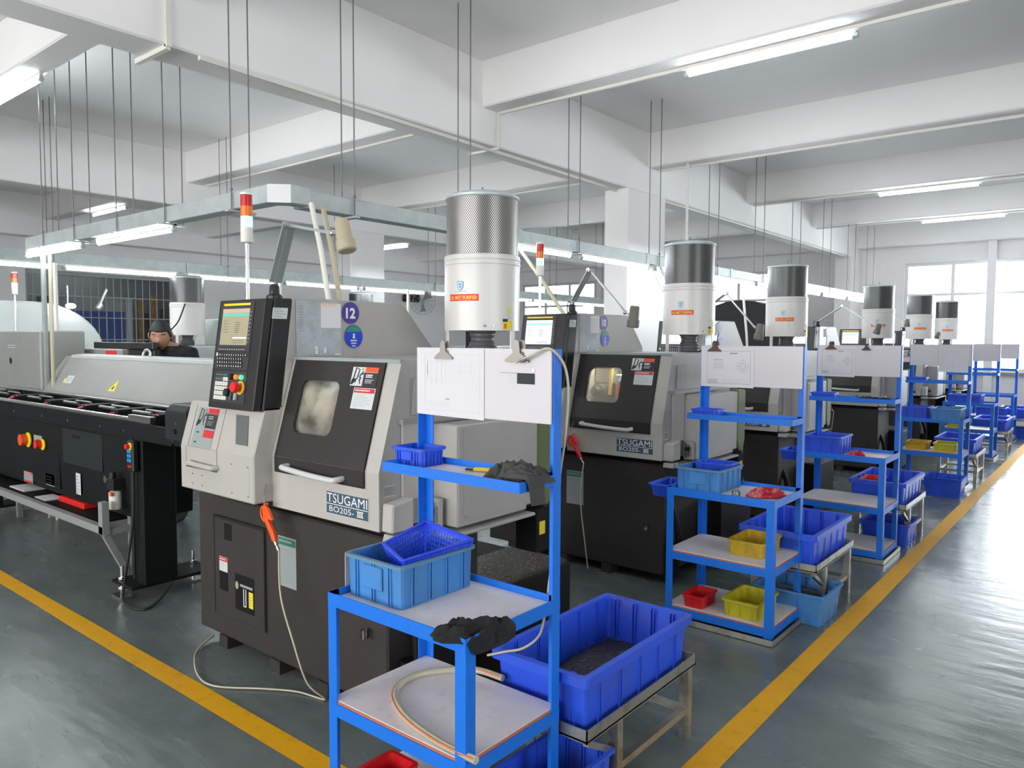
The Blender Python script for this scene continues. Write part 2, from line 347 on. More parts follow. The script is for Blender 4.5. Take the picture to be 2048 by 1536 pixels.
    def lines(s, fr, x0, x1, y0, y1, n, th, h, seed=1, wmin=0.4):
        """rows of unreadable print, as short dashes"""
        R = random.Random(seed)
        for i in range(n):
            y = y1 - (i + 0.5) * (y1 - y0) / n; x = x0; end = x0 + (x1 - x0) * R.uniform(wmin, 1)
            while x < end:
                w = R.uniform(0.02, 0.10) * (x1 - x0); s.rect(fr, x, min(x + w, end), y - th / 2, y + th / 2, h); x += w + 0.018 * (x1 - x0)
        return s
    def build(s, name, parent=None, smooth=None, bevel=0.0, origin=None, seg=1):
        me = bpy.data.meshes.new(name); o = origin or (0, 0, 0)
        me.from_pydata([(v[0] - o[0], v[1] - o[1], v[2] - o[2]) for v in s.v], [], s.f)
        for mn in s.mats: me.materials.append(MATS[mn])
        me.polygons.foreach_set('material_index', s.fm)
        bm = bmesh.new(); bm.from_mesh(me); bmesh.ops.recalc_face_normals(bm, faces=bm.faces); bm.to_mesh(me); bm.free()
        if smooth:
            me.polygons.foreach_set('use_smooth', [True] * len(me.polygons)); me.set_sharp_from_angle(angle=radians(smooth))
        ob = bpy.data.objects.new(name, me); COL.objects.link(ob)
        if parent is not None: ob.parent = parent
        if bevel:
            bv = ob.modifiers.new('edge', 'BEVEL'); bv.width = bevel; bv.segments = seg; bv.limit_method = 'ANGLE'; bv.angle_limit = radians(40); bv.harden_normals = False
        return ob

def frame(O, ex, ey):
    ex = Vector(ex).normalized(); ey = Vector(ey).normalized()
    return (Vector(O), ex, ey, ex.cross(ey).normalized())
def tag(o, label, cat, group=None):
    o['label'] = label; o['category'] = cat
    if group: o['group'] = group
    return o
def thing(name, loc, label, cat, group=None):
    o = bpy.data.objects.new(name, None); COL.objects.link(o); o.location = loc; o.empty_display_size = 0.1
    return tag(o, label, cat, group)
def structure(o): o['kind'] = 'structure'; return o
def copy_tree(o, parent=None):
    c = o.copy(); COL.objects.link(c); c.parent = parent
    for ch in list(o.children): copy_tree(ch, c)
    return c
def rrect(x0, x1, y0, y1, r, n=4):
    pts = []
    for cx, cy, a0 in ((x1 - r, y1 - r, 0), (x0 + r, y1 - r, 90), (x0 + r, y0 + r, 180), (x1 - r, y0 + r, 270)):
        for i in range(n + 1): a = radians(a0 + 90 * i / n); pts.append((cx + r * cos(a), cy + r * sin(a)))
    return pts
def smooth_path(P, k=6):
    """Catmull-Rom through the points"""
    P = [Vector(p) for p in P]; out = []
    for i in range(len(P) - 1):
        a, b, c, d = P[max(i - 1, 0)], P[i], P[i + 1], P[min(i + 2, len(P) - 1)]
        for j in range(k):
            t = j / k; out.append(0.5 * ((2 * b) + (c - a) * t + (2 * a - 5 * b + 4 * c - d) * t * t + (3 * b - a - 3 * c + d) * t ** 3))
    out.append(P[-1]); return out
ORD = ['first', 'second', 'third', 'fourth', 'fifth', 'sixth', 'seventh', 'eighth', 'ninth', 'tenth', 'eleventh', 'twelfth']
# ================================================================== the setting
XL, XR, YB, YF, ZC = -14.6, 4.0, -5.0, 16.8, 3.94
structure(MB('floor_epoxy').box(XL - 2.6, XR + 0.2, YB - 0.2, YF + 0.2, -0.12, 0.0).build('floor'))
def line_piece(name, x0, x1, y0, y1):
    b = MB('yellow_paint'); n = 24                                    # hand-painted edge, a little uneven
    R = random.Random(3); long_x = (x1 - x0) > (y1 - y0)
    top, bot = [], []
    for i in range(n + 1):
        t = i / n; j = R.uniform(-0.003, 0.003); k = R.uniform(-0.003, 0.003)
        if long_x: top.append((x0 + (x1 - x0) * t, y1 + j)); bot.append((x0 + (x1 - x0) * t, y0 + k))
        else: top.append((x1 + j, y0 + (y1 - y0) * t)); bot.append((x0 + k, y0 + (y1 - y0) * t))
    for i in range(n):
        q = [top[i], top[i + 1], bot[i + 1], bot[i]]
        b.add([(x, y, 0.0015) for x, y in q], [(0, 1, 2, 3)])
    return structure(b.build(name))
line_piece('trim_1', XL + 0.6, -1.092, 1.576, 1.674)
line_piece('trim_2', -1.20, -1.092, 1.674, 16.2)

def wall(name, axis, c0, c1, s0, s1, z0, z1, openings):
    """wall slab with rectangular openings (a0, a1, zb, zt) along its length"""
    b = MB('wall_paint'); cuts = sorted(set([s0, s1] + [v for o in openings for v in o[:2]]))
    for a, e in zip(cuts, cuts[1:]):
        holes = sorted([(o[2], o[3]) for o in openings if o[0] <= a + 1e-6 and o[1] >= e - 1e-6]); z = z0
        for hb, ht in holes + [(z1, z1)]:
            if hb > z + 1e-6:
                if axis == 'y': b.box(a, e, c0, c1, z, hb)
                else: b.box(c0, c1, a, e, z, hb)
            z = ht
    return structure(b.build(name))
FAR = [(-13.4, -10.95, 1.0, 3.10), (-9.6, -6.2, 1.0, 3.12), (-3.57, 3.3, 0.99, 3.11)]
BACK = [(-8.6, -5.6, 1.0, 3.1), (-5.2, -2.2, 1.0, 3.1), (-1.8, 1.2, 1.0, 3.1)]
RIGHT = [(0.2, 3.0, 1.0, 3.1)]  # unseen opening, added to let in light from the right
LEFT = [(4.75, 7.45, 0.95, 2.72)]
wall('wall_far', 'y', YF, YF + 0.2, XL - 0.2, XR + 0.2, 0, ZC + 0.1, FAR)
wall('wall_back', 'y', YB - 0.2, YB, XL - 0.2, XR + 0.2, 0, ZC + 0.1, BACK)
wall('wall_right', 'x', XR, XR + 0.2, YB, YF, 0, ZC + 0.1, RIGHT)
wall('wall_left', 'x', XL - 0.2, XL, YB, YF, 0, ZC + 0.1, LEFT)

ceil = structure(MB('ceiling_paint').box(XL - 2.6, XR + 0.2, YB - 0.2, YF + 0.2, ZC, ZC + 0.15).build('ceiling'))
XB = [-3.72, -0.82, 2.08, 4.96, 7.85, 10.75, 13.65]
for x0 in (0.7, -4.7, -9.8, XL):
    MB('ceiling_paint').box(x0, x0 + 0.3, YB, YF, 3.25, ZC + 0.01).build('main_beam', ceil, bevel=0.012)
for y0 in XB:
    MB('ceiling_paint').box(XL, XR, y0, y0 + 0.22, 3.55, ZC + 0.01).build('cross_beam', ceil, bevel=0.012)
for y0 in (YF - 0.25,):
    MB('ceiling_paint').box(XL, XR, y0, YF, 3.45, ZC + 0.01).build('wall_beam', ceil, bevel=0.012)
for (x0, x1, y0, y1) in ((-4.71, -4.39, 7.41, 8.27), (-9.81, -9.49, 7.6, 8.3), (-4.71, -4.39, 16.1, YF), (-9.81, -9.49, 16.1, YF)):
    structure(MB('wall_paint').box(x0, x1, y0, y1, 0, 3.26).build('column', bevel=0.012))
# surface conduit on the beams
def conduit(path, w=0.022, mat='pvc'):
    b = MB(mat)
    for p, q in zip(path, path[1:]): b.bar(p, q, w, w)
    return b.build('conduit', ceil)
conduit([(-4.39, 2.20, 3.93), (-4.39, 2.20, 3.238), (-4.78, 2.20, 3.238)], 0.03)
conduit([(-4.39, 5.17, 3.55), (-4.39, 5.17, 3.24), (-4.74, 5.17, 3.24)], 0.02)
conduit([(-4.41, 2.4, 3.238), (-4.55, 7.4, 3.238)], 0.028)
conduit([(-4.45, 8.3, 3.238), (-4.45, 16.0, 3.238)], 0.024)
for y0 in (5.16, 8.05, 10.95, 13.85): conduit([(-4.38, y0, 3.538), (3.9, y0, 3.538)], 0.022)
conduit([(-9.4, 5.20, 3.538), (-4.72, 5.16, 3.538)], 0.02)
conduit([(-9.4, 8.08, 3.538), (-4.72, 8.08, 3.538)], 0.02)
conduit([(-3.95, 7.95, 3.55), (-3.95, 7.95, 2.42)], 0.022)

# windows: frame, sash bars, panes
def window(name, axis, c, o, mull, trans, depth=0.07, fw=0.06):
    a0, a1, zb, zt = o
    def bx(b, s0, s1, z0, z1, d0=-depth / 2, d1=depth / 2):
        if axis == 'y': b.box(s0, s1, c + d0, c + d1, z0, z1)
        else: b.box(c + d0, c + d1, s0, s1, z0, z1)
    fr = MB('alu')
    for q in ((a0, a0 + fw, zb, zt), (a1 - fw, a1, zb, zt), (a0 + fw, a1 - fw, zb, zb + fw), (a0 + fw, a1 - fw, zt - fw, zt)): bx(fr, *q)
    root = structure(fr.build(name))
    for m in mull:
        b = MB('alu'); bx(b, m - 0.03, m + 0.03, zb + fw, zt - fw); b.build('mullion', root)
    for z in trans:
        b = MB('alu'); bx(b, a0 + fw, a1 - fw, z - 0.025, z + 0.025, -depth / 2 + 0.006, depth / 2 - 0.006); b.build('transom', root)
    xs = [a0 + fw] + sorted(mull) + [a1 - fw]; zs = [zb + fw] + sorted(trans) + [zt - fw]
    for p, q in zip(xs, xs[1:]):
        for r, t in zip(zs, zs[1:]):
            b = MB('pane_glass'); bx(b, p + 0.012, q - 0.012, r + 0.012, t - 0.012, -0.003, 0.003); b.build('pane', root)
    return root
window('window_1', 'y', YF + 0.1, FAR[2], [-2.72, -2.06, -0.6, 0.5, 1.9], [2.48])
window('window_2', 'y', YF + 0.1, FAR[0], [-12.6, -11.8], [2.48])
window('window_3', 'y', YF + 0.1, FAR[1], [-8.75, -7.9, -7.05], [2.48])
for i, o in enumerate(BACK): window('window_%d' % (4 + i), 'y', YB - 0.1, o, [o[0] + 1.0, o[0] + 2.0], [2.48])
window('window_8', 'x', XR + 0.1, RIGHT[0], [1.6], [2.48])  # unseen window, added with the fill from the right
# inside post beside the far window
structure(MB('wall_paint').box(-2.13, -1.99, YF - 0.16, YF, 0, 3.45).build('trim_3', bevel=0.006))
structure(MB('machine_grey').box(-3.6, XR, YF - 0.06, YF, 0.93, 0.985).build('trim_4'))     # window ledge
# barred opening to a store room in the left wall
ob = structure(MB('bar_grey').box(XL - 0.16, XL - 0.10, 4.75, 4.81, 0.95, 2.72).box(XL - 0.16, XL - 0.10, 7.39, 7.45, 0.95, 2.72)
               .box(XL - 0.16, XL - 0.10, 4.81, 7.39, 2.66, 2.72).box(XL - 0.16, XL - 0.10, 4.81, 7.39, 0.95, 1.01).build('window_7'))
nb = 19
for i in range(nb):
    y = 4.90 + i * (7.32 - 4.90) / (nb - 1); MB('bar_grey').cyl((XL - 0.13, y, 1.0), (XL - 0.13, y, 2.68), 0.009, 8).build('bar', ob, smooth=40)
for z in (1.32, 1.52, 1.92, 2.3): MB('bar_grey').box(XL - 0.138, XL - 0.122, 4.8, 7.4, z - 0.008, z + 0.008).build('cross_bar', ob)
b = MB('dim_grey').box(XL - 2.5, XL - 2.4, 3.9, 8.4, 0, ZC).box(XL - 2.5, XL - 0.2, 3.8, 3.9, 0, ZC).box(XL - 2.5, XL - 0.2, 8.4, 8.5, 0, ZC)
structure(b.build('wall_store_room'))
t = thing('store_cabinet', (-15.6, 6.05, 0), 'blue sheet cabinet behind the window bars, left background', 'cabinet'); L = t.location
MB('dim_grey').box(-15.9, -15.35, 5.35, 6.85, 0, 2.32).build('body', t, origin=L, bevel=0.01)
for i in range(4): MB('blue_sheet').box(-15.35, -15.33, 5.40 + i * 0.33, 5.71 + i * 0.33, 0.1, 2.06).build('door', t, origin=L, bevel=0.004)
MB('bar_grey').box(-15.36, -15.31, 6.72, 6.84, 0.0, 2.34).build('post', t, origin=L)
for i, (y, z, w, m) in enumerate(((7.02, 2.30, 0.10, 'wood'), (7.16, 2.05, 0.07, 'wood_dark'), (7.30, 2.42, 0.12, 'wood'), (7.48, 2.15, 0.09, 'wood_dark'))):
    tag(MB(m).box(-15.5, -15.46, y, y + w, 0, z).build('plank', bevel=0.004),
        ['short light plank standing nearest the blue cabinet behind the bars', 'thin dark plank between two light planks behind the bars', 'tallest light plank leaning behind the window bars', 'dark plank farthest right behind the window bars'][i], 'plank', 'planks in the store room')
# ================================================================== hung trunking and tube lights
def tube_light(name, p, q, label, group, drop=0.0, bracket=True):
    """one fluorescent batten: channel body, end caps, glowing tube below it"""
    p, q = Vector(p), Vector(q); d = (q - p).normalized(); mid = (p + q) / 2
    t = thing(name, mid, label, 'light', group)
    MB('pvc').bar(p + Vector((0, 0, 0.030)), q + Vector((0, 0, 0.030)), 0.022, 0.018).build('channel', t, origin=mid)
    for e, s in ((p, 1), (q, -1)):
        MB('galvanised').cyl(e + Vector((0, 0, -0.005)), e + d * s * 0.035 + Vector((0, 0, -0.005)), 0.017, 12).build('end_cap', t, origin=mid, smooth=40)
        MB('galvanised').bar(e + d * s * 0.015, e + d * s * 0.015 + Vector((0, 0, 0.04)), 0.026, 0.012, up=d).build('bracket', t, origin=mid)
    MB('tube_lit').cyl(p + d * 0.03 + Vector((0, 0, -0.005)), q - d * 0.03 + Vector((0, 0, -0.005)), 0.0145, 12).build('tube', t, origin=mid, smooth=40)
    return t
# battens under the ceiling beams; the last three are unseen, added for light
for (x0, x1, y, lab) in ((-2.62, -1.42, 5.20, 'large lit ceiling tube under the nearest beam, upper right'),
                         (-2.70, -1.50, 10.99, 'lit ceiling tube under the right beam, upper of the far pair'),
                         (-2.74, -1.54, 13.89, 'lit ceiling tube under the farthest beam, lower of the far pair'),
                         (-7.64, -6.44, 2.25, 'lit ceiling tube cut by the left edge, upper left corner'),
                         (-12.92, -11.72, 5.19, 'short-looking lit ceiling tube beyond the second main beam, left'),
                         (-13.0, -11.8, 10.99, 'small lit ceiling tube left of the big purifier, far bay'),
                         (-2.70, -1.50, -0.58, 'unseen ceiling tube added for light behind the viewer, aisle side'), (-7.6, -6.4, -0.58, 'unseen ceiling tube added for light behind the viewer, machine side'),
                         (-2.70, -1.50, 2.32, 'unseen ceiling tube added for light on the beam above the viewer')):
    tube_light('ceiling_tube_light', (x0, y, 3.505), (x1, y, 3.505), lab, 'ceiling tube lights')
# galvanised trunking over the machine row: along the row, mitred corner, then along the aisle
L = Vector((-3.74, 2.45, 2.3)); TR = thing('cable_trunking', L, 'galvanised trunking with a mitred corner hung over the near machines', 'trunking', 'hung cable trunking')
def channel(poly, root, L, name='channel'):
    return MB('galvanised').prism(poly, 'z', 2.30, 2.40).build(name, root, origin=L, bevel=0.004)
channel([(-7.35, 2.40), (-3.85, 2.40), (-3.85, 2.50), (-7.35, 2.50)], TR, L)
channel([(-3.85, 2.40), (-3.71, 2.40), (-3.62, 2.49), (-3.62, 2.62), (-3.72, 2.62), (-3.72, 2.54), (-3.76, 2.50), (-3.85, 2.50)], TR, L, 'corner_piece')
fr = frame((-3.71, 2.40, 2.30), (0.09, 0.09, 0), (0, 0, 1)); MB('alu').slab(fr, [(0.0, 0), (0.127, 0), (0.127, 0.1), (0.0, 0.1)], 0.001, 0.004).build('corner_plate', TR, origin=L)
y = 2.62
while y < 15.0:
    e = min(y + 1.99, 15.1); channel([(-3.79, y), (-3.69, y), (-3.69, e - 0.004), (-3.79, e - 0.004)], TR, L); y += 2.0
    MB('galvanised').box(-3.795, -3.685, e - 0.03, e + 0.02, 2.296, 2.404).build('joint_sleeve', TR, origin=L)
def rods(points, root, L, z0=2.28):
    for x, y in points:
        MB('rod_steel').cyl((x, y, z0), (x, y, 3.95), 0.0045, 6).cyl((x, y, z0 + 0.125), (x, y, z0 + 0.14), 0.010, 6).build('hanger_rod', root, origin=L, smooth=40)
def hanger_plate(x0, x1, y0, y1, root, L):
    MB('galvanised').box(x0, x1, y0, y1, 2.282, 2.294).build('hanger_plate', root, origin=L)
for y in (2.98, 4.02, 5.40, 6.82, 8.2, 9.58, 10.95, 12.35, 13.7, 14.9):
    rods([(-3.80, y), (-3.68, y)], TR, L); hanger_plate(-3.83, -3.65, y - 0.02, y + 0.02, TR, L)
for x in (-4.06, -4.86, -5.56, -6.30, -6.92):
    rods([(x, 2.39), (x, 2.51)], TR, L); hanger_plate(x - 0.02, x + 0.02, 2.36, 2.54, TR, L)
for i, y in enumerate((4.12, 5.44, 6.76, 8.08, 9.40, 10.72, 12.04, 13.36)):
    tube_light('tube_light', (-3.70, y, 2.268), (-3.70, y + 1.2, 2.268), 'lit tube under the near trunking, %s from the mitred corner' % ORD[i], 'tubes under the near trunking')
for i, x in enumerate((-4.84, -6.28)):
    tube_light('tube_light', (x - 1.2, 2.45, 2.262), (x, 2.45, 2.262), ['lit tube under the left arm of the near trunking, right one', 'lit tube under the left arm of the near trunking, cut short by the post'][i], 'tubes under the near trunking')
# second trunking, over the row behind
L2 = Vector((-8.5, 3, 2.3)); T2 = thing('cable_trunking', L2, 'long straight galvanised trunking over the machines in the background', 'trunking', 'hung cable trunking')
y = 0.4
while y < 15.0:
    MB('galvanised').box(-8.56, -8.44, y, y + 1.99, 2.30, 2.42).build('channel', T2, origin=L2, bevel=0.004); y += 2.0
for y in (1.6, 3.0, 4.9, 6.6, 8.4, 9.9, 11.6, 13.2): rods([(-8.58, y), (-8.42, y)], T2, L2)
for y in (3.0, 5.6, 7.8): MB('pvc').cyl((-8.4, y, 0.0), (-8.4, y, 2.3), 0.02, 10).build('down_pipe', T2, origin=L2, smooth=40)
for i in range(10):
    y = 1.78 + i * 1.30
    tube_light('tube_light', (-8.43, y, 2.262), (-8.43, y + 1.2, 2.262), 'lit tube under the background trunking, %s from the left' % ORD[i], 'tubes under the background trunking')
# steel post and white pipe carrying the left end of the near trunking
L = Vector((-6.75, 2.45, 0)); t = thing('drop_pipe', L, 'pale pipe pair dropping from the trunking at left beside the grey cover', 'pipe')
MB('pvc_old').cyl((-7.02, 2.47, 0.0), (-7.02, 2.47, 2.3), 0.015, 12).build('pipe', t, origin=L, smooth=40)
MB('galvanised').box(-7.17, -7.135, 2.45, 2.48, 0.0, 2.3).build('post', t, origin=L)
# small service drops from the trunking onto the machines
def drop(p, q, mat, label):
    mid = Vector(q); mid2 = (Vector(p) + Vector(q)) / 2
    tag(MB(mat).tube([p, mid2 + Vector((.012, 0, 0)), q], 0.0150, 10).build('drop_conduit', origin=tuple(mid), smooth=50), label, 'conduit', 'conduits dropping to the machines').location = mid
drop((-3.56, 2.58, 2.30), (-3.17, 2.40, 1.735), 'pvc', 'white conduit dropping onto the nearest lathe from the trunking corner')
drop((-3.64, 2.72, 2.30), (-3.17, 2.47, 1.735), 'pvc_old', 'brownish conduit right beside the white one above the nearest lathe')
drop((-3.73, 4.60, 2.30), (-3.25, 4.58, 1.735), 'pvc_old', 'yellowed conduit dropping behind the second lathe screen')
drop((-3.70, 6.65, 2.28), (-3.10, 6.30, 1.46), 'pvc', 'white conduit dropping right of the second lathe, left of a pair')
drop((-3.66, 6.80, 2.28), (-3.0, 6.42, 1.46), 'pvc', 'curved white conduit, right of the pair behind the second lathe')
drop((-3.72, 9.0, 2.28), (-3.6, 9.0, 1.0), 'pvc', 'white conduit dropping between the third and fourth purifiers')
drop((-3.72, 10.6, 2.28), (-3.6, 10.6, 1.0), 'pvc', 'white conduit dropping left of the fourth purifier')
tube_light('ceiling_tube_light', (-16.0, 5.5, 3.6), (-16.0, 6.7, 3.6), 'unseen tube added to light the store room behind the window bars', 'ceiling tube lights')  # unseen batten, added to brighten the store room
# ================================================================== sliding-head lathes
def ring(b, fr, inner, rect, h):
    """flat face with a rounded hole: quads between a rectangle and an inner outline"""
    inner = [(a[0] + (c[0] - a[0]) * k / 6, a[1] + (c[1] - a[1]) * k / 6) for a, c in zip(inner, inner[1:] + inner[:1]) for k in range(6 if abs(a[0] - c[0]) + abs(a[1] - c[1]) > .05 else 1)]
    x0, x1, y0, y1 = rect; cx = sum(p[0] for p in inner) / len(inner); cy = sum(p[1] for p in inner) / len(inner); out = []
    for px, py in inner:
        dx, dy = px - cx, py - cy; t = 1e9
        if dx > 1e-9: t = min(t, (x1 - cx) / dx)
        if dx < -1e-9: t = min(t, (x0 - cx) / dx)
        if dy > 1e-9: t = min(t, (y1 - cy) / dy)
        if dy < -1e-9: t = min(t, (y0 - cy) / dy)
        out.append((cx + dx * t, cy + dy * t))
    n = len(inner)
    for i in range(n):
        j = (i + 1) % n; b.poly(fr, [inner[i], inner[j], out[j], out[i]], h)
    for qx in (x0, x1):                                              # corner triangles
        for qy in (y0, y1):
            best = None
            for i in range(n):
                j = (i + 1) % n; a, c = out[i], out[j]
                on = lambda p: (abs(p[0] - qx) < 1e-6, abs(p[1] - qy) < 1e-6)
                if (on(a)[0] and on(c)[1]) or (on(a)[1] and on(c)[0]): best = (a, c)
            if best: b.poly(fr, [best[0], (qx, qy), best[1]], h)
LR = Vector((-2.96, 2.42, 0.0))
SL = 0.28                                                            # lean of the front above z = 1.03
FR = frame((-2.95, 1.915, 1.03), (1, 0, 0), (0, SL, 1)); KS = sqrt(1 + SL * SL)
FL = frame((-2.95, 1.915, 0.0), (1, 0, 0), (0, 0, 1))                # lower upright front
BL = frame((-3.585, 1.82, 1.03), (1, 0, 0), (0, SL, 1)); BLV = frame((-3.585, 1.82, 0.0), (1, 0, 0), (0, 0, 1))
FS = frame((-2.95, 2.03, 1.46), (0, 1, 0), (0, 0, 1))                # hood side, faces the aisle
FB = frame((0, 1.96, 0), (1, 0, 0), (0, 0, 1))                       # base front
SD = frame((-2.23, 0, 0), (0, 1, 0), (0, 0, 1))                      # right side of the body
def pinch_sticker(b, fr, x0, x1, y0, y1, h, dull=False):
    w, hh = x1 - x0, y1 - y0; P = lambda pts, hh_=h + 0.0006: b.poly(fr, [(x0 + a * w, y0 + c * hh) for a, c in pts], hh_)
    b.mat('sticker_dull' if dull else 'sticker_pale').rect(fr, x0, x1, y0, y1, h)
    b.mat('sticker_red' if dull else 'sticker_orange'); P([(.5, .74), (1, .74), (1, 1), (.5, 1)])
    b.mat('ink_black'); P([(.47, 0), (1, 0), (1, .72), (.47, .72)])
    P([(.05, .06), (.12, .98), (.16, .98), (.10, .06)]); P([(.12, .98), (.28, .90), (.28, .86), (.14, .93)]); P([(.26, .88), (.30, .88), (.26, .38), (.21, .38)])
    P([(0, .06), (.2, .2), (.24, .4), (.05, .38)])
    P([(.30, .55), (.44, .82), (.46, .78), (.34, .5)]); P([(.33, .62), (.46, .70), (.47, .64), (.34, .56)]); P([(.34, .52), (.40, .42), (.36, .30), (.40, .12), (.36, .12), (.31, .32), (.34, .42), (.28, .50)])
    P([(.36, .86), (.41, .95), (.43, .92), (.39, .84)])
    b.mat('white_print' if not dull else 'sticker_dull').lines(fr, x0 + .56 * w, x0 + .9 * w, y0 + .44 * hh, y0 + .64 * hh, 2, .07 * hh, h + .0012, 4, .7)
    b.lines(fr, x0 + .56 * w, x0 + .95 * w, y0 + .15 * hh, y0 + .38 * hh, 3, .03 * hh, h + .0012, 5, .6)
def note_sticker(b, fr, x0, x1, y0, y1, h, band='sticker_red', body='sticker_pale', n=6, frac=.2, seed=3):
    hh = y1 - y0; w = x1 - x0
    b.mat(body).rect(fr, x0, x1, y0, y1, h); b.mat(band).rect(fr, x0 + .03 * w, x1 - .03 * w, y1 - frac * hh, y1 - .03 * hh, h + .0006)
    b.mat('white_print' if band != 'sticker_green' else 'sticker_dull').lines(fr, x0 + .08 * w, x1 - .08 * w, y1 - .8 * frac * hh, y1 - .25 * frac * hh, 1, .25 * frac * hh, h + .0012, seed, .8)
    b.mat('ink_grey').lines(fr, x0 + .1 * w, x1 - .08 * w, y0 + .08 * hh, y1 - (frac + .06) * hh, n, .018 * hh, h + .0006, seed + 1, .5)

def badge_parts(root, number):
    """round number badge and blue badge below it, on the hood side"""
    b = MB('badge_purple').disc(FS, .327, .217, .053, .053, .004, 28); b.mat('white_print').text(FS, number, .327, .190, .052, h=.0048, bold=.03, centre=True) if number else None
    b.build('number_badge', root, origin=LR)
    b = MB('badge_blue').disc(FS, .345, .103, .056, .056, .004, 28)
    b.mat('badge_green').poly(FS, [(.345 + .05 * cos(radians(a)), .110 + .045 * sin(radians(a))) for a in range(20, 161, 20)], .0048)
    b.mat('white_print').disc(FS, .345, .112, .006, .006, .0056, 10).poly(FS, [(.337, .094), (.353, .094), (.350, .106), (.340, .106)], .0056)
    for i, w in enumerate((.040, .034, .026)): b.lines(FS, .345 - w / 2, .345 + w / 2, .078 - i * .013, .088 - i * .013, 1, .007 - i * .001, .0056, 11 + i, .95)
    b.build('safety_badge', root, origin=LR)

def control_panel(root):
    """black operator panel: housing, bezel, screen, keys, stop button"""
    x0, x1 = -3.325, -2.95
    hs = MB('panel_black').prism([(1.868, 1.226), (1.938, 1.731), (2.03, 1.731), (1.962, 1.226)], 'x', x0 + .004, x1).build('control_panel', root, origin=LR, bevel=.006)
    MB('panel_black').prism([(1.82, 1.231), (1.892, 1.728), (1.934, 1.728), (1.862, 1.231)], 'x', x0, x1).build('bezel', hs, origin=LR, bevel=.004)
    P = frame((x0, 1.82, 1.231), (1, 0, 0), (0, .072, .495))
    b = MB('panel_face').slab(P, rrect(.025, .300, .262, .492, .006), .0005, .003); b.build('screen_frame', hs, origin=LR)
    MB('panel_face').slab(P, rrect(.022, .300, .180, .258, .004), .0005, .002).build('keyboard_plate', hs, origin=LR)
    MB('panel_face').slab(P, rrect(.030, .300, .030, .172, .004), .0005, .002).build('button_plate', hs, origin=LR)
    s = MB('screen_tan').rect(P, .044, .270, .292, .460, .0035)
    s.mat('screen_pink').rect(P, .046, .268, .440, .458, .0041); s.mat('screen_teal').rect(P, .046, .268, .424, .438, .0041)
    s.mat('screen_white').rect(P, .150, .262, .322, .328, .0041); s.mat('screen_ink').lines(P, .16, .20, .345, .40, 6, .0025, .0041, 6, .9).lines(P, .06, .12, .345, .41, 5, .002, .0041, 8, .5).lines(P, .15, .25, .298, .316, 2, .002, .0041, 9, .8)
    s.build('screen', hs, origin=LR)
    MB('screen_yellow').rect(P, .043, .268, .474, .484, .0036).mat('orange_red').rect(P, .043, .049, .474, .484, .0042).build('name_strip', hs, origin=LR)
    k = MB('key_dark')
    for r in range(9): k.slab(P, [(.278, .300 + r * .0172), (.290, .300 + r * .0172), (.290, .309 + r * .0172), (.278, .309 + r * .0172)], .003, .005)
    for c_ in range(12): k.slab(P, [(.040 + c_ * .019, .268), (.054 + c_ * .019, .268), (.054 + c_ * .019, .275), (.040 + c_ * .019, .275)], .003, .005)
    k.mat('key_white')
    for r in range(9): k.rect(P, .280, .288, .3035 + r * .0172, .3055 + r * .0172, .0056)
    for c_ in range(12): k.rect(P, .042 + c_ * .019, .052 + c_ * .019, .2705, .2725, .0056)
    k.build('soft_key', hs, origin=LR)
    k = MB('panel_black'); R = random.Random(2)
    for r in range(4):
        for c_ in range(13):
            if r > 0 and c_ > 10: continue
            xx, yy = .036 + c_ * .0195 + r * .003, .240 - r * .017
            k.mat('panel_black').slab(P, [(xx, yy), (xx + .015, yy), (xx + .015, yy + .012), (xx, yy + .012)], .002, .005)
            k.mat('key_white').rect(P, xx + .004, xx + .004 + R.uniform(.004, .008), yy + .003, yy + .009, .0056)
    k.mat('key_white').slab(P, [(.030, .240), (.040, .240), (.040, .256), (.030, .256)], .002, .005)
    k.build('keyboard', hs, origin=LR)
    k = MB('key_white')
    for r in range(5):
        for c_ in range(5):
            k.mat('key_dark' if r == 4 and c_ < 3 else 'key_white'); xx, yy = .050 + c_ * .0215, .040 + r * .0215
            k.slab(P, [(xx, yy), (xx + .018, yy), (xx + .018, yy + .0175), (xx, yy + .0175)], .002, .006)
            k.mat('ink_grey').rect(P, xx + .006, xx + .012, yy + .006, yy + .011, .0066)
    k.mat('lamp_green_lit')
    for c_ in range(6): k.rect(P, .052 + c_ * .016, .056 + c_ * .016, .152, .156, .003)
    k.build('keypad', hs, origin=LR)
    def cylp(mat, cx, cy, r, h0, h1, n=20, name=None, r2=None):
        O, ex, ey, en = P; return MB(mat).cyl(O + ex * cx + ey * cy + en * h0, O + ex * cx + ey * cy + en * h1, r, n, r2).build(name, hs, origin=LR, smooth=40)
    cylp('yellow_plastic', .262, .100, .031, .002, .006, 24, 'stop_ring'); cylp('red_plastic', .262, .100, .012, .006, .030, 16, 'stop_stem'); cylp('red_plastic', .262, .100, .024, .022, .043, 20, 'stop_button', .022)
    cylp('lamp_red_lit', .222, .147, .011, .002, .013, 14, 'red_push_button'); cylp('lamp_green_lit', .266, .147, .011, .002, .013, 14, 'green_push_button')
    cylp('black_plastic', .186, .147, .013, .002, .018, 16, 'round_switch'); cylp('black_plastic', .178, .074, .018, .002, .026, 18, 'feed_dial')
    b = MB('chrome').slab(P, [(.205, .040), (.211, .040), (.211, .078), (.205, .078)], .004, .018); b.mat('sticker_dull').slab(P, [(.226, .044), (.246, .044), (.246, .074), (.226, .074)], .004, .012); b.build('key_tag', hs, origin=LR)
    S = frame((x1, 1.895, 1.231), (0, 1, 0), (0, .069, .495))
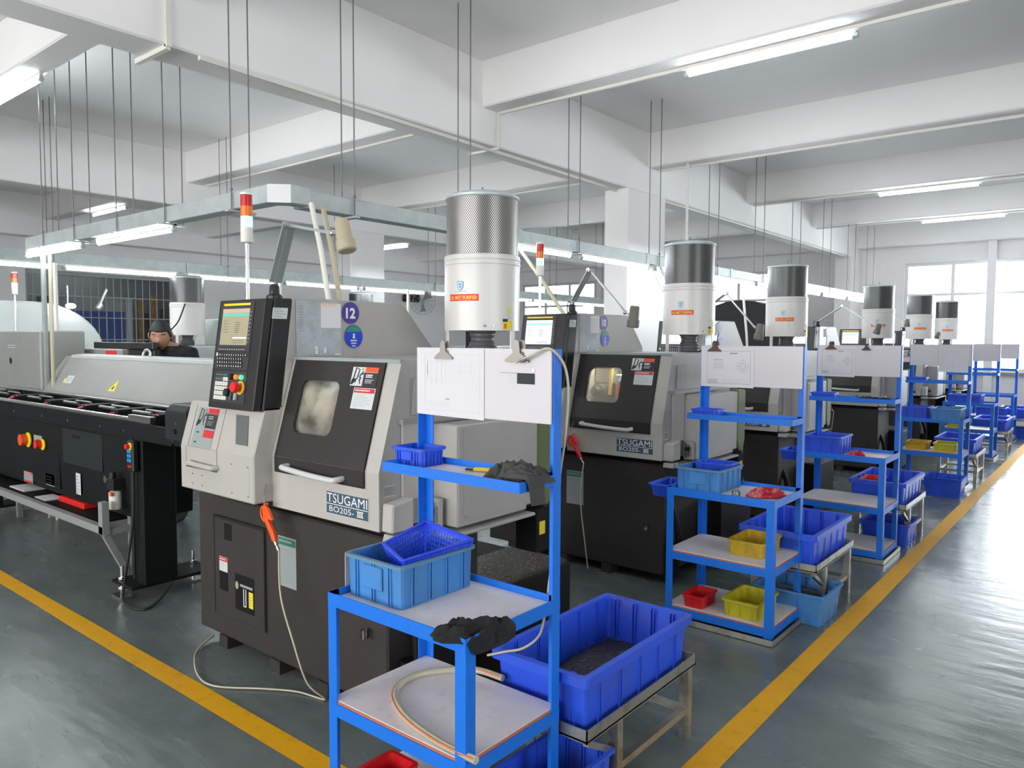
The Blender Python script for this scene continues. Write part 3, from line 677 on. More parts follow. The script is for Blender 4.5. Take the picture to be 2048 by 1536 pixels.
    b = MB('sticker_pale').rect(S, -.032, .046, .412, .462, .003); b.mat('ink_grey').lines(S, -.026, .040, .418, .462, 4, .003, .0036, 21, .5); b.build('side_label', hs, origin=LR)
    return hs

def work_lamp(root, O, base, elbow, j2, ht, hb, mat, off):
    off = Vector(off); base, elbow, j2, ht, hb = [Vector(p) for p in (base, elbow, j2, ht, hb)]
    Lb = Vector((base.x, base.y, 1.73))
    w = MB('black_plastic').lathe([(.036, 0), (.036, .012), (.024, .022), (.022, .055), (.014, .065)], Lb, 14).build('work_lamp', root, origin=O, smooth=40)
    d = (elbow - base).normalized(); sd = Vector((0, 0.016, 0))
    b = MB('arm_grey').cyl(base - d * .0, base + d * .03, .010, 8)
    b.bar(base + d * .02 + sd, elbow + sd, .006, .032, up=(0, 1, 0)).bar(base + d * .02 - sd, elbow - sd, .006, .032, up=(0, 1, 0)).bar(base + d * .03, elbow - d * .02, .018, .020, up=(0, 1, 0)); b.build('lower_arm', w, origin=O)
    MB('chrome').cyl(elbow - Vector((0, .028, 0)), elbow + Vector((0, .028, 0)), .014, 12).build('elbow_joint', w, origin=O, smooth=40)
    MB('arm_grey').bar(elbow, j2, .012, .014, up=(0, 1, 0)).build('upper_arm', w, origin=O)
    MB('chrome').ball(j2, .014, .014, .014, 10, 6).cyl(j2, (ht + hb) / 2, .007, 8).build('neck_joint', w, origin=O, smooth=60)
    ax = (hb - ht).normalized(); Lh = (hb - ht).length
    q = [ht + ax * Lh * t for t in (0, .06, .62, .66, .96, 1.0)]
    MB(mat).tube(q, [.024, .030, .034, .040, .040, .034], 16).build('lamp_head', w, origin=O, smooth=40)
    MB('black_plastic').tube(smooth_path([base + Vector((-.02, .01, 0)), base + Vector((-.05, .02, .01)), base + Vector((-.055, .02, -.06))], 4), .004, 6).build('lamp_cable', w, origin=O, smooth=60)
    return w

def signal_tower(root, O, x, y, z0, lit, zt=2.24):
    zb = zt - .24
    t = MB('chrome').cyl((x, y, z0), (x, y, zb), .0085, 12).build('signal_tower', root, origin=O, smooth=40)
    MB('pvc').lathe([(.022, 0), (.028, .004), (.028, .072), (.024, .074)], (x, y, zb), 18).build('tower_base', t, origin=O, smooth=40)
    for i, (n, m) in enumerate((('green_lens', 'tower_green_lit' if lit == 'g' else 'tower_green'), ('amber_lens', 'tower_amber_lit' if lit == 'a' else 'tower_amber'), ('red_lens', 'tower_red'))):
        z = zb + .076 + i * .049; MB(m).lathe([(.027, 0), (.027, .048)], (x, y, z), 20).build(n, t, origin=O, smooth=40)
    MB('pvc').lathe([(.028, 0), (.028, .010), (.018, .018)], (x, y, zb + .224), 18).build('tower_cap', t, origin=O, smooth=40)
    return t

def make_lathe():
    root = thing('cnc_lathe', LR, 'nearest white lathe, badge 12 on its side, door marked TSUGAMI', 'lathe', 'lathes in the aisle row')
    # dark base
    MB('machine_dark').box(-3.69, -2.235, 1.96, 2.50, .06, .765).build('base', root, origin=LR, bevel=.008)
    MB('machine_black').box(-3.60, -2.26, 1.99, 2.92, .765, .83).build('base_gap_shade', root, origin=LR)  # black block: shadow under the overhanging cabinets put into its colour
    MB('machine_black').box(-3.62, -2.09, 2.50, 3.02, .03, .46).build('chip_tank', root, origin=LR, bevel=.006)
    b = MB('swarf').box(-2.46, -2.10, 2.52, 3.0, .46, .475); b.build('swarf_layer', root, origin=LR)
    R = random.Random(5); b = MB('swarf_bits')
    for i in range(260):
        x, y = R.uniform(-2.45, -2.10), R.uniform(2.52, 3.0); a = R.uniform(0, 6.28); l = R.uniform(.0015, .006); z = .478 + R.uniform(0, .008)
        b.bar((x - l * cos(a), y - l * sin(a), z), (x + l * cos(a), y + l * sin(a), z + R.uniform(-.002, .004)), .0016, .0012)
    o = b.build('swarf_curls', root, origin=LR); o['kind'] = 'stuff'
    for x in (-3.50, -3.05, -2.69): MB('machine_dark').box(x, x + .075, 1.955, 2.06, 0, .062).build('foot', root, origin=LR)
    for x in (-3.50, -2.69): MB('machine_dark').box(x, x + .075, 2.4, 2.5, 0, .062).build('foot', root, origin=LR)
    # service door in the base
    d = MB('machine_dark').box(-3.516, -3.087, 1.951, 1.96, .176, .655).build('service_door', root, origin=LR, bevel=.003)
    b = MB('machine_black').rect(FB, -3.53, -3.075, .664, .672, .010).rect(FB, -3.527, -3.519, .17, .665, .010).rect(FB, -3.084, -3.076, .17, .665, .010); b.build('door_gap', d, origin=LR)
    MB('machine_black').slab(FB, [(-3.428, .558), (-3.362, .560), (-3.362, .641), (-3.428, .641)], .008, .0105).build('dark_window', d, origin=LR)
    b = MB('sticker_pale'); note_sticker(b, FB, -3.478, -3.402, .395, .468, .0105, 'sticker_red', 'sticker_pale', 4, .3, 8); b.build('notice', d, origin=LR)
    MB('machine_black').slab(FB, [(-3.478, .300), (-3.402, .300), (-3.402, .392), (-3.478, .392)], .008, .0105).build('dark_window', d, origin=LR)
    b = MB('machine_black').slab(FB, [(-3.335, .232), (-3.170, .232), (-3.170, .409), (-3.335, .409)], .008, .0105)
    b.mat('sticker_yellow').rect(FB, -3.215, -3.178, .262, .340, .0112); b.mat('ink_grey').lines(FB, -3.212, -3.182, .27, .335, 5, .003, .0118, 3, .6)
    b.mat('sticker_dull').rect(FB, -3.29, -3.182, .352, .364, .0112); b.mat('white_print').rect(FB, -3.262, -3.256, .262, .345, .0114).rect(FB, -3.243, -3.237, .262, .345, .0114).rect(FB, -3.262, -3.237, .258, .263, .0114)
    b.mat('lamp_beige').disc(FB, -3.318, .352, .014, .02, .0114, 12); b.build('gauge_window', d, origin=LR)
    b = MB('sticker_dull'); note_sticker(b, FB, -2.982, -2.842, .425, .655, .001, 'sticker_green', 'sticker_dull', 11, .17, 14); b.build('maintenance_sticker', root, origin=LR)
    # right body: upright front, leaning front around the door, flat top
    b = MB('machine_white'); x0, x1 = -2.95, -2.23
    prof = [(1.915, .80), (1.915, 1.03), (2.035, 1.46), (2.93, 1.46), (2.93, .80)]
    vs = [(x, y, z) for x in (x0, x1) for y, z in prof]
    b.add(vs, [(0, 1, 6, 5), (2, 3, 8, 7), (3, 4, 9, 8), (4, 0, 5, 9)])
    h = .43 * KS
    for a, e in ((0, .03), (.635, .72)): b.rect(FR, a, e, 0, h)
    b.rect(FR, .03, .635, .425 * KS, h)
    b.mat('machine_shaded').add(vs, [(5, 6, 7, 8, 9), (0, 1, 2, 3, 4)])
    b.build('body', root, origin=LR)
    MB('machine_shaded').box(-2.95, -2.235, 2.05, 2.92, 1.460, 1.466).build('top_sheet', root, origin=LR)
    MB('sticker_dull').box(-2.948, -2.232, 2.028, 2.046, 1.455, 1.470).build('top_rail', root, origin=LR)
    # sliding door with window
    wi = rrect(.112, .378, .115, .352, .038, 5)
    b = MB('door_dark'); ring(b, FR, wi, (.03, .635, 0, .425 * KS), .006)
    b.rect(FL, .03, .635, .965, 1.0305, .006)
    b.mat('machine_black').rect(FR, .026, .0305, 0, .43 * KS, .0064).rect(FR, .634, .639, 0, .43 * KS, .0064).rect(FL, .026, .0305, .962, 1.0305, .0064).rect(FL, .634, .639, .962, 1.0305, .0064).rect(FL, .026, .639, .961, .966, .0064)
    n = len(wi); O, ex, ey, en = FR
    b.mat('door_dark').add([O + ex * x + ey * y + en * hh for hh in (.006, -.03) for x, y in wi], [(i, (i + 1) % n, n + (i + 1) % n, n + i) for i in range(n)])
    door = b.build('door', root, origin=LR)
    MB('door_glass').slab(FR, wi, -.012, -.008).build('window_pane', door, origin=LR)
    b = MB('handle_grey'); hz = .985
    b.tube(smooth_path([(-2.82, 1.91, hz + .012), (-2.815, 1.878, hz + .012), (-2.79, 1.868, hz + .010), (-2.62, 1.866, hz), (-2.475, 1.868, hz - .004), (-2.450, 1.878, hz - .002), (-2.445, 1.91, hz)], 5), .0125, 12)
    b.build('handle', door, origin=LR, smooth=50)
    b = MB('sticker_pale'); pinch_sticker(b, FR, .442, .604, .338, .418, .0075); b.build('pinch_sticker', door, origin=LR)
    b = MB('sticker_pale'); note_sticker(b, FR, .474, .610, .243, .331, .0075, 'sticker_red', 'sticker_pale', 6, .24, 31); b.build('notice_sticker', door, origin=LR)
    # work chamber behind the window
    ch = MB('machine_white'); cx0, cx1, cz0, cz1, cy = -2.90, -2.52, 1.08, 1.44, 2.34
    vs = [(cx0, 1.95, cz0), (cx1, 1.95, cz0), (cx1, 2.045, cz1), (cx0, 2.045, cz1), (cx0, cy, cz0), (cx1, cy, cz0), (cx1, cy, cz1), (cx0, cy, cz1)]
    ch.add(vs, [(4, 5, 6, 7), (0, 1, 5, 4), (3, 2, 6, 7), (0, 3, 7, 4), (1, 2, 6, 5)])
    c = ch.build('work_chamber', root, origin=LR)
    MB('interior_lit').box(-2.86, -2.56, 2.10, 2.13, 1.425, 1.435).build('chamber_lamp', c, origin=LR)
    b = MB('steel').cyl((-2.83, 2.33, 1.20), (-2.83, 2.10, 1.20), .05, 20).cyl((-2.83, 2.10, 1.20), (-2.83, 2.06, 1.20), .03, 16).box(-2.88, -2.70, 2.16, 2.33, 1.26, 1.40); b.build('spindle', c, origin=LR, smooth=40)
    MB('steel').box(-2.70, -2.60, 2.12, 2.30, 1.12, 1.32).build('tool_post', c, origin=LR, bevel=.006)
    for i, (p, q, m) in enumerate((((-2.60, 2.16, 1.42), (-2.575, 2.05, 1.30), 'blue_key'), ((-2.575, 2.05, 1.30), (-2.60, 2.03, 1.22), 'orange_red'), ((-2.62, 2.2, 1.42), (-2.64, 2.08, 1.27), 'blue_key'), ((-2.64, 2.08, 1.27), (-2.65, 2.06, 1.17), 'orange_red'), ((-2.72, 2.12, 1.42), (-2.725, 2.09, 1.18), 'yellow_plastic'))):
        MB(m).cyl(p, q, .012, 10).build('coolant_nozzle', c, origin=LR, smooth=40)
    # logo plate
    b = MB('logo_teal').rect(FL, .392, .658, .832, .922, .0015)
    b.mat('white_print').rect(FL, .390, .660, .920, .923, .0014).rect(FL, .390, .660, .831, .834, .0014).rect(FL, .390, .393, .831, .923, .0014).rect(FL, .657, .660, .831, .923, .0014).rect(FL, .394, .656, .8705, .8735, .0022)
    b.text(FL, 'TSUGAMI', .398, .8785, .038, width=.254, h=.0024, bold=0.0); b.text(FL, 'BO205-', .412, .8405, .024, width=.158, h=.0024, bold=0.0)
    for i in range(3): b.rect(FL, .592 + i * .0125, .599 + i * .0125, .8405, .8645, .0024)
    b.rect(FL, .588, .629, .8405, .8435, .0025).rect(FL, .588, .629, .8615, .8645, .0025)
    b.build('logo_plate', root, origin=LR)
    # left block with its own leaning door
    b = MB('machine_white'); prof = [(1.82, .82), (1.82, 1.03), (1.88, 1.245), (2.05, 1.245), (2.05, .82)]
    vs = [(x, y, z) for x in (-3.585, -2.95) for y, z in prof]
    b.add(vs, [(0, 1, 6, 5), (1, 2, 7, 6), (2, 3, 8, 7), (3, 4, 9, 8), (4, 0, 5, 9), (5, 6, 7, 8, 9)]); b.mat('machine_shaded').add(vs, [(0, 1, 2, 3, 4)])
    lb = b.build('left_cabinet', root, origin=LR, bevel=.006)
    MB('machine_shaded').box(-3.585, -2.95, 2.05, 2.93, .82, 1.20).build('left_body', root, origin=LR)
    b = MB('machine_white').slab(BL, [(.062, 0), (.335, 0), (.335, .205), (.078, .205)], .0, .004).slab(BLV, [(.058, .935), (.335, .935), (.335, 1.03), (.062, 1.03)], 0, .004); dl = b.build('side_door', lb, origin=LR)
    b = MB('machine_black').rect(BL, .074, .077, 0, .205, .0045).rect(BLV, .055, .058, .93, 1.03, .0045).rect(BLV, .055, .337, .930, .9335, .0045); b.build('side_door_gap', lb, origin=LR)
    b = MB('sticker_dull'); b.rect(BL, .100, .282, 0, .193, .005)
    pinch_sticker(b, BL, .104, .282, .096, .192, .0056, True); b.mat('sticker_red').rect(BL, .190, .280, .052, .088, .0062); b.mat('ink_black').rect(BL, .125, .150, .070, .076, .0062).rect(BL, .12, .145, .022, .028, .0062)
    b.build('warning_sticker', lb, origin=LR)
    MB('vent_grey').slab(BL, [(.478, .045), (.575, .045), (.530, .178), (.428, .178)], .001, .003).build('filter_panel', lb, origin=LR)
    b = MB('machine_white').tube(smooth_path([(-3.475, 1.83, .957), (-3.470, 1.800, .955), (-3.44, 1.792, .955), (-3.28, 1.792, .952), (-3.25, 1.800, .952), (-3.245, 1.83, .953)], 4), .0125, 10); b.build('side_handle', lb, origin=LR, smooth=50)
    MB('machine_white').slab(BLV, [(.455, .845), (.600, .845), (.600, .99), (.455, .99)], 0, .0012).build('cover_plate', lb, origin=LR)
    for x, z in ((.462, .852), (.593, .852), (.462, .983), (.593, .983), (.11, .852), (.20, .852), (.11, .90), (.20, .90)): MB('chrome').slab(BLV, [(x + .004 * cos(a), z + .004 * sin(a)) for a in (0, 1.05, 2.1, 3.14, 4.19, 5.24)], .001, .003).build('screw', lb, origin=LR)
    # tall hood behind the panel
    b = MB('machine_shaded').prism([(1.967, 1.245), (2.033, 1.737), (2.704, 1.737), (2.93, 1.50), (2.93, 1.20), (2.05, 1.20)], 'x', -3.36, -2.95)
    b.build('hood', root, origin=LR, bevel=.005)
    b = MB('acrylic').rect(FS, .016, .272, .010, .268, .003)
    b.mat('paper').rect(FS, .152, .268, .142, .258, .0036)
    b.mat('screen_pink').rect(FS, .154, .240, .246, .258, .0042)
    b.mat('ink_grey').lines(FS, .03, .06, .12, .245, 10, .004, .0042, 41, .6)
    Rr = random.Random(9)
    for i in range(16):
        x, y, a, l = Rr.uniform(.02, .26), Rr.uniform(.03, .13), Rr.uniform(0, 6.28), Rr.uniform(.004, .010)
        b.poly(FS, [(x - l * cos(a), y - l * sin(a)), (x + l * cos(a), y + l * sin(a)), (x + l * cos(a) + .002, y + l * sin(a) + .002), (x - l * cos(a) + .002, y - l * sin(a) + .002)], .0042)
    b.mat('paper').rect(FS, .118, .134, .02, .055, .0036).rect(FS, .168, .182, .024, .05, .0036).rect(FS, .23, .265, .014, .02, .0036)
    b.build('document_pocket', root, origin=LR)
    control_panel(root)
    # right side: inset panel, electrical box, coolant bits
    MB('machine_shaded').slab(SD, [(2.085, 1.245), (2.20, 1.245), (2.20, 1.39), (2.10, 1.39)], 0, .004).build('inspection_cover', root, origin=LR, bevel=.002)
    MB('machine_grey').rect(SD, 2.078, 2.21, 1.24, 1.395, .0008).build('cover_gap', root, origin=LR)
    MB('machine_white').slab(SD, [(2.028, .903), (2.19, .903), (2.19, 1.215), (2.028, 1.215)], 0, .012).build('lower_cover', root, origin=LR, bevel=.003)
    MB('machine_grey').box(-2.232, -2.20, 2.015, 2.93, 1.215, 1.235).build('drip_rail', root, origin=LR)
    b = MB('sticker_dull').rect(SD, 1.943, 1.995, .935, .974, .001); b.mat('white_print').rect(SD, 1.941, 1.997, .933, .935, .0012).rect(SD, 1.941, 1.997, .974, .976, .0012); b.mat('ink_grey').lines(SD, 1.948, 1.990, .94, .97, 5, .003, .0018, 52, .6); b.build('rating_plate', root, origin=LR)
    bx = MB('machine_shaded').box(-2.23, -2.08, 2.20, 2.655, .785, 1.205).build('electrical_box', root, origin=LR, bevel=.006)
    MB('machine_white').rect(frame((-2.23, 2.20, 0), (1, 0, 0), (0, 0, 1)), .004, .146, .79, 1.20, .001).build('box_front', bx, origin=LR)  # lighter tone on the front only: light falling there put into colour
    b = MB('machine_shaded').slab(frame((-2.08, 0, 0), (0, 1, 0), (0, 0, 1)), [(2.235, .815), (2.64, .815), (2.64, 1.19), (2.235, 1.19)], 0, .003); b.mat('steel')
    for y, z in ((2.245, 1.18), (2.245, .826), (2.63, 1.18), (2.63, .826)): b.disc(frame((-2.08, 0, 0), (0, 1, 0), (0, 0, 1)), y, z, .005, .005, .0036, 8)
    b.build('box_lid', bx, origin=LR)
    MB('machine_shaded').box(-2.232, -2.05, 1.99, 2.68, .758, .772).prism([(1.93, .758), (2.0, .758), (2.0, .79), (1.94, .79)], 'x', -2.232, -2.16).build('drip_ledge', root, origin=LR, bevel=.003)
    MB('machine_white').prism([(1.925, .80), (2.04, .80), (2.04, .925), (1.93, .91)], 'x', -2.23, -2.165).build('junction_box', root, origin=LR, bevel=.006)
    b = MB('steel')
    for i in range(3): b.box(-2.19 + i * .018, -2.178 + i * .018, 2.13, 2.165, .80 + i * .006, .90 - i * .012)
    b.mat('machine_shaded').box(-2.20, -2.135, 2.15, 2.17, .79, .905); b.mat('machine_black').cyl((-2.175, 2.125, .86), (-2.145, 2.125, .86), .012, 10); b.build('terminal_clamp', root, origin=LR)
    MB('machine_shaded').box(-2.20, -2.095, 2.657, 2.75, .80, 1.20).build('rear_cover', root, origin=LR, bevel=.005)
    MB('green_olive').prism([(2.75, .86), (2.77, .80), (2.82, .77), (2.86, .80), (2.88, .86), (2.88, 1.21), (2.75, 1.21)], 'x', -2.16, -2.09).build('belt_guard', root, origin=LR, bevel=.008)
    b = MB('machine_black').box(-2.18, -2.06, 2.70, 2.80, .58, .77); b.mat('sticker_yellow').box(-2.062, -2.056, 2.72, 2.76, .66, .72); b.build('belt_motor', root, origin=LR)
    MB('machine_black').tube(smooth_path([(-2.25, 2.10, .46), (-2.20, 2.08, .36), (-2.18, 2.07, .2), (-2.22, 2.06, .05)], 4), .02, 10).cyl((-2.20, 2.04, .05), (-2.20, 2.04, .26), .035, 14).build('coolant_pump', root, origin=LR, smooth=40)
    # drain cup below the base
    b = MB('bottle_clear').tube([(-2.345, 1.935, .345), (-2.345, 1.935, .38)], .016, 14); b.build('oil_cup', root, origin=LR, smooth=40)
    badge_parts(root, '12'); signal_tower(root, LR, -3.25, 1.99, 1.73, 'g')
    work_lamp(root, LR, (-3.0, 1.97, 1.785), (-2.881, 1.97, 2.049), (-2.576, 1.97, 1.988), (-2.519, 1.97, 2.036), (-2.479, 1.97, 1.906), 'lamp_beige', (0, 0, 0))
    return root
lathe = make_lathe()
LATHES = [lathe]
OFFS = [0.0, 2.29, 4.28, 7.5, 9.8, 12.0]
LAMPS = {1: [(-2.95, 4.25, 1.80), (-2.815, 4.26, 2.019), (-2.541, 4.26, 1.731), (-2.468, 4.26, 1.771), (-2.484, 4.26, 1.633)],
         2: [(-2.97, 6.25, 1.785), (-2.725, 6.25, 1.96), (-2.461, 6.25, 1.665), (-2.41, 6.25, 1.694), (-2.432, 6.25, 1.559)],
         3: [(-2.95, 9.47, 1.785), (-2.669, 9.47, 1.972), (-2.292, 9.47, 1.732), (-2.25, 9.47, 1.754), (-2.289, 9.47, 1.639)],
         4: [(-2.95, 11.77, 1.785), (-2.72, 11.77, 1.90), (-2.50, 11.77, 1.87), (-2.44, 11.77, 1.87), (-2.44, 11.77, 1.76)],
         5: [(-2.95, 13.97, 1.785), (-2.70, 13.97, 1.83), (-2.46, 13.97, 1.68), (-2.42, 13.97, 1.71), (-2.46, 13.97, 1.61)]}
LLAB = {1: 'second white lathe, badge 10 on its side, behind the nearest rack', 2: 'third white lathe, partly hidden behind the second rack', 3: 'fourth white lathe, seen through the third rack',
        4: 'fifth white lathe, mostly hidden behind the fourth rack', 5: 'farthest white lathe of the aisle row, by the bright window'}
for k in range(1, 6):
    c = copy_tree(lathe); c.location = LR + Vector((0, OFFS[k], 0)); c['label'] = LLAB[k]; LATHES.append(c)
    for ch in list(c.children):
        if ch.name.split('.')[0] in ('work_lamp', 'number_badge', 'safety_badge') or (ch.name.startswith('signal_tower') and k in (2, 4)):
            for g in list(ch.children): bpy.data.objects.remove(g)
            bpy.data.objects.remove(ch)
    for ch in c.children:
        if ch.name.startswith('control_panel'):
            for g in ch.children:
                if g.name.split('.')[0] == 'screen':
                    g.data = g.data.copy()
                    for i, m in enumerate(g.data.materials): g.data.materials[i] = MATS[{'screen_tan': 'screen_white', 'screen_pink': 'screen_white', 'screen_teal': 'screen_aqua'}.get(m.name, m.name)]
    badge_parts(c, {1: '10', 2: '8'}.get(k, ''))
    O = Vector((LR.x, LR.y + OFFS[k], 0)); work_lamp(c, O, *LAMPS[k], 'lamp_grey', (0, 0, 0))

# ================================================================== oil mist purifiers standing on the lathes
def make_purifier(loc, label, mesh_mat, face, full=True, group='oil mist purifiers'):
    x, y, z = loc; t = thing('oil_mist_purifier', (x, y, 1.466), label, 'purifier', group); L = t.location; c = (x, y, z)
    MB('purifier_white').lathe([(.17, .004), (.186, 0), (.186, .315), (.189, .318), (.189, .325), (.186, .328), (.186, .338), (.189, .341), (.189, .348), (.186, .351), (.186, .362), (.176, .366), (.17, .362)], c, 48).build('drum', t, origin=L, smooth=35)
    MB(mesh_mat).lathe([(.177, .362), (.177, .640)], c, 48).build('mesh_sleeve', t, origin=L, smooth=35)
    MB('galvanised').lathe([(.180, .636), (.183, .640), (.183, .650), (.150, .666), (.06, .672), (.002, .673)], c, 40).build('lid', t, origin=L, smooth=35)
    MB('rod_steel').cyl((x, y, z + .67), (x, y, z + .705), .004, 8).build('lid_bolt', t, origin=L)
    hz = z - 1.466
    pr = [(.062 + .006 * (i % 2) + .01 * sin(i * .5), -hz + .004 + hz * i / 14) for i in range(15)]
    MB('bellows_grey').lathe(pr, (x + .01, y - .01, z), 24).build('flexible_duct', t, origin=L, smooth=60)
    for a in (face - 40, face + 85, face + 200):
        dx, dy = cos(radians(a)), sin(radians(a))
        p = Vector((x + .180 * dx, y + .180 * dy, 0)); MB('purifier_white').bar((p.x, p.y, 1.466), (p.x, p.y, z + .05), .034, .006, up=(dx, dy, 0)).build('leg', t, origin=L)
    R_ = .1866
    def wrap(s, h, o=0.0, r=R_): a = radians(face) + s / r; return (x + (r + o) * cos(a), y + (r + o) * sin(a), z + h)
    def patch(b, s0, s1, h0, h1, o, n=10):
        for i in range(n):
            u0, u1 = s0 + (s1 - s0) * i / n, s0 + (s1 - s0) * (i + 1) / n
            b.add([wrap(u0, h0, o), wrap(u1, h0, o), wrap(u1, h1, o), wrap(u0, h1, o)], [(0, 1, 2, 3)])
    b = MB('red_print'); patch(b, -.082, .082, .140, .172, .0008)
    b.mat('yellow_print').text(FS, 'OIL MIST PURIFIER', -.076, .1465, .018, width=.152, bold=.02, wrap=lambda a, e, h: wrap(a, e, .0016)); b.build('name_label', t, origin=L)
    b = MB('shield_blue')
    def shield(s, o): b.add([wrap(-.012 + s_ * s, .212 + h_ * s, o) for s_, h_ in ((-.022, .022), (-.010, .026), (0, .024), (.010, .026), (.022, .022), (.021, -.002), (.012, -.018), (0, -.026), (-.012, -.018), (-.021, -.002))], [tuple(range(10))])
    shield(.86, .0012); b.mat('white_print'); shield(.68, .0018); b.mat('shield_blue'); shield(.46, .0024)
    b.mat('white_print').text(FS, 'CO', -.012, .209, .008, h=0, bold=.03, centre=True, wrap=lambda a, e, h: wrap(a, e, .003))
    b.mat('shield_pale')
    for i in range(9): b.add([wrap(-.042 + i * .0072 + q[0], .183 + q[1], .0012) for q in ((0, 0), (.005, 0), (.005, .005), (0, .005))], [(0, 1, 2, 3)])
    b.build('logo_print', t, origin=L)
    if full:
        b = MB('sticker_yellow'); 
        s0 = radians(62) * R_; patch(b, s0, s0 + .062, .006, .048, .0008, 4); b.mat('ink_black'); patch(b, s0, s0 + .03, .042, .056, .001, 2); b.mat('orange_red'); patch(b, s0 + .008, s0 + .022, .010, .034, .0016, 2); b.mat('sticker_pale'); patch(b, s0 + .034, s0 + .07, .054, .09, .001, 3); b.mat('sticker_yellow'); patch(b, s0 + .03, s0 + .052, .085, .11, .001, 2)
        b.build('warning_labels', t, origin=L)
        b = MB('steel')
        for a in (34, 47): b.cyl(wrap(radians(a) * R_, .022, 0), wrap(radians(a) * R_, .022, .004), .006, 10)
        b.build('screws', t, origin=L, smooth=40)
    return t
PY = [2.82, 5.09, 7.11, 10.3, 12.72, 14.9]
PL = ['largest oil mist purifier, bright mesh top, on the nearest lathe', 'second oil mist purifier, dark mesh, on the lathe with badge 10', 'third oil mist purifier from the viewer, above the second rack', 'fourth oil mist purifier, half over the third rack board', 'fifth oil mist purifier, left of the last one before the bright window', 'smallest and farthest oil mist purifier before the bright window']
for i, y in enumerate(PY): make_purifier((-2.50 + (0.03 if i > 2 else 0), y, 1.594), PL[i], 'mesh_sheet' if i == 0 else 'mesh_sheet_dark', -79 if i < 2 else -76, i < 3)
# ================================================================== bar feeder of the nearest lathe
L = Vector((-5.9, 2.2, 0)); BF = thing('bar_feeder', L, 'long dark bar feeder with white lid raised, left of the nearest lathe', 'bar feeder')
def part(b, name, parent=BF, **k): return b.build(name, parent, origin=L, **k)
part(MB('feeder_dark').prism([(2.02, .98), (2.04, .46), (2.38, .46), (2.40, .98)], 'x', -7.95, -4.55), 'body', bevel=.006)
part(MB('feeder_dark').prism([(2.0, 1.055), (2.0, .955), (2.42, .955), (2.42, 1.09), (2.40, 1.09), (2.40, .975), (2.02, .975), (2.02, 1.055)], 'x', -7.95, -4.05), 'trough', bevel=.003)
part(MB('feeder_edge').prism([(2.03, 1.19), (1.99, 1.15), (1.99, 1.0), (2.02, .955), (2.40, .955), (2.40, 1.19)], 'x', -4.10, -3.875), 'end_block', bevel=.008)
b = MB('machine_black').cyl((-3.98, 1.99, 1.045), (-3.98, 1.982, 1.045), .014, 12); b.mat('chrome')
for x, z in ((-3.96, 1.09), (-4.0, .99)): b.cyl((x, 1.99, z), (x, 1.983, z), .006, 8)
part(b, 'end_screws', smooth=40)
part(MB('red_plastic').cyl((-3.875, 2.02, 1.10), (-3.84, 2.02, 1.10), .013, 10), 'air_plug', smooth=40)
part(MB('chrome').cyl((-7.9, 2.008, 1.072), (-4.28, 2.008, 1.072), .014, 10), 'front_rail', smooth=40)
part(MB('chrome').box(-4.56, -4.28, 1.996, 2.03, 1.075, 1.10), 'rail_clamp')
part(MB('steel').cyl((-7.9, 2.34, 1.105), (-4.2, 2.34, 1.105), .012, 10), 'rear_rail', smooth=40)
part(MB('steel').box(-7.9, -4.3, 2.10, 2.115, 1.0, 1.02).box(-7.9, -4.3, 2.20, 2.215, 1.0, 1.02), 'guide_channel')
for i, x in enumerate((-7.45, -6.75, -6.05, -5.45, -4.95, -4.45)):
    k = part(MB('feeder_dark').box(x - .05, x + .05, 2.08, 2.36, .98, 1.10), 'guide_block', bevel=.006)
    part(MB('red_plastic').bar((x - .01, 2.06, 1.075), (x + (.05 if i % 2 else .02), 2.10, 1.10 if i % 2 else 1.085), .012, .010), 'clamp_lever', k)
    part(MB('steel').cyl((x + .10, 2.16, 1.088), (x + .34, 2.16, 1.088), .011, 10).cyl((x + .10, 2.24, 1.09), (x + .36, 2.24, 1.09), .009, 10), 'push_rod', k, smooth=40)
# raised lid and the tail cabinet
fr = frame((-7.22, 2.45, 1.125), (1, 0, 0), (0, .15, .255))
lid = part(MB('feeder_lid').slab(fr, [(0, -.09), (2.80, -.09), (2.80, .316), (0.10, .316)], -.02, 0), 'lid', bevel=.006)
part(MB('feeder_lid_top').prism([(2.595, 1.376), (2.60, 1.405), (2.70, 1.415), (2.70, 1.38)], 'x', -6.98, -4.42), 'lid_top', lid, bevel=.004)
b = MB('sticker_yellow').poly(fr, [(1.255, .03), (1.375, .03), (1.345, .125)], .001); b.mat('ink_black').poly(fr, [(1.30, .045), (1.335, .045), (1.335, .075), (1.315, .07)], .0016); part(b, 'warning_triangle', lid)
b = MB('sticker_pale').rect(fr, .40, .53, .06, .13, .001); b.mat('sticker_yellow').rect(fr, .365, .40, .06, .10, .001); b.mat('ink_grey').lines(fr, .41, .52, .07, .12, 4, .005, .0016, 61, .6); part(b, 'notice', lid)
tc = part(MB('feeder_lid').box(-8.3, -7.15, 2.42, 2.78, .98, 1.61), 'tail_cabinet', bevel=.012)
ft = frame((-8.3, 2.42, 0), (1, 0, 0), (0, 0, 1)); b = MB('machine_black').disc(ft, .44, 1.34, .03, .03, .002, 16); b.mat('sticker_pale').lines(ft, .38, .58, 1.45, 1.49, 2, .008, .002, 62, .9); b.mat('dim_grey').rect(ft, .10, .115, 1.0, 1.60, .002); part(b, 'cabinet_marks', tc)
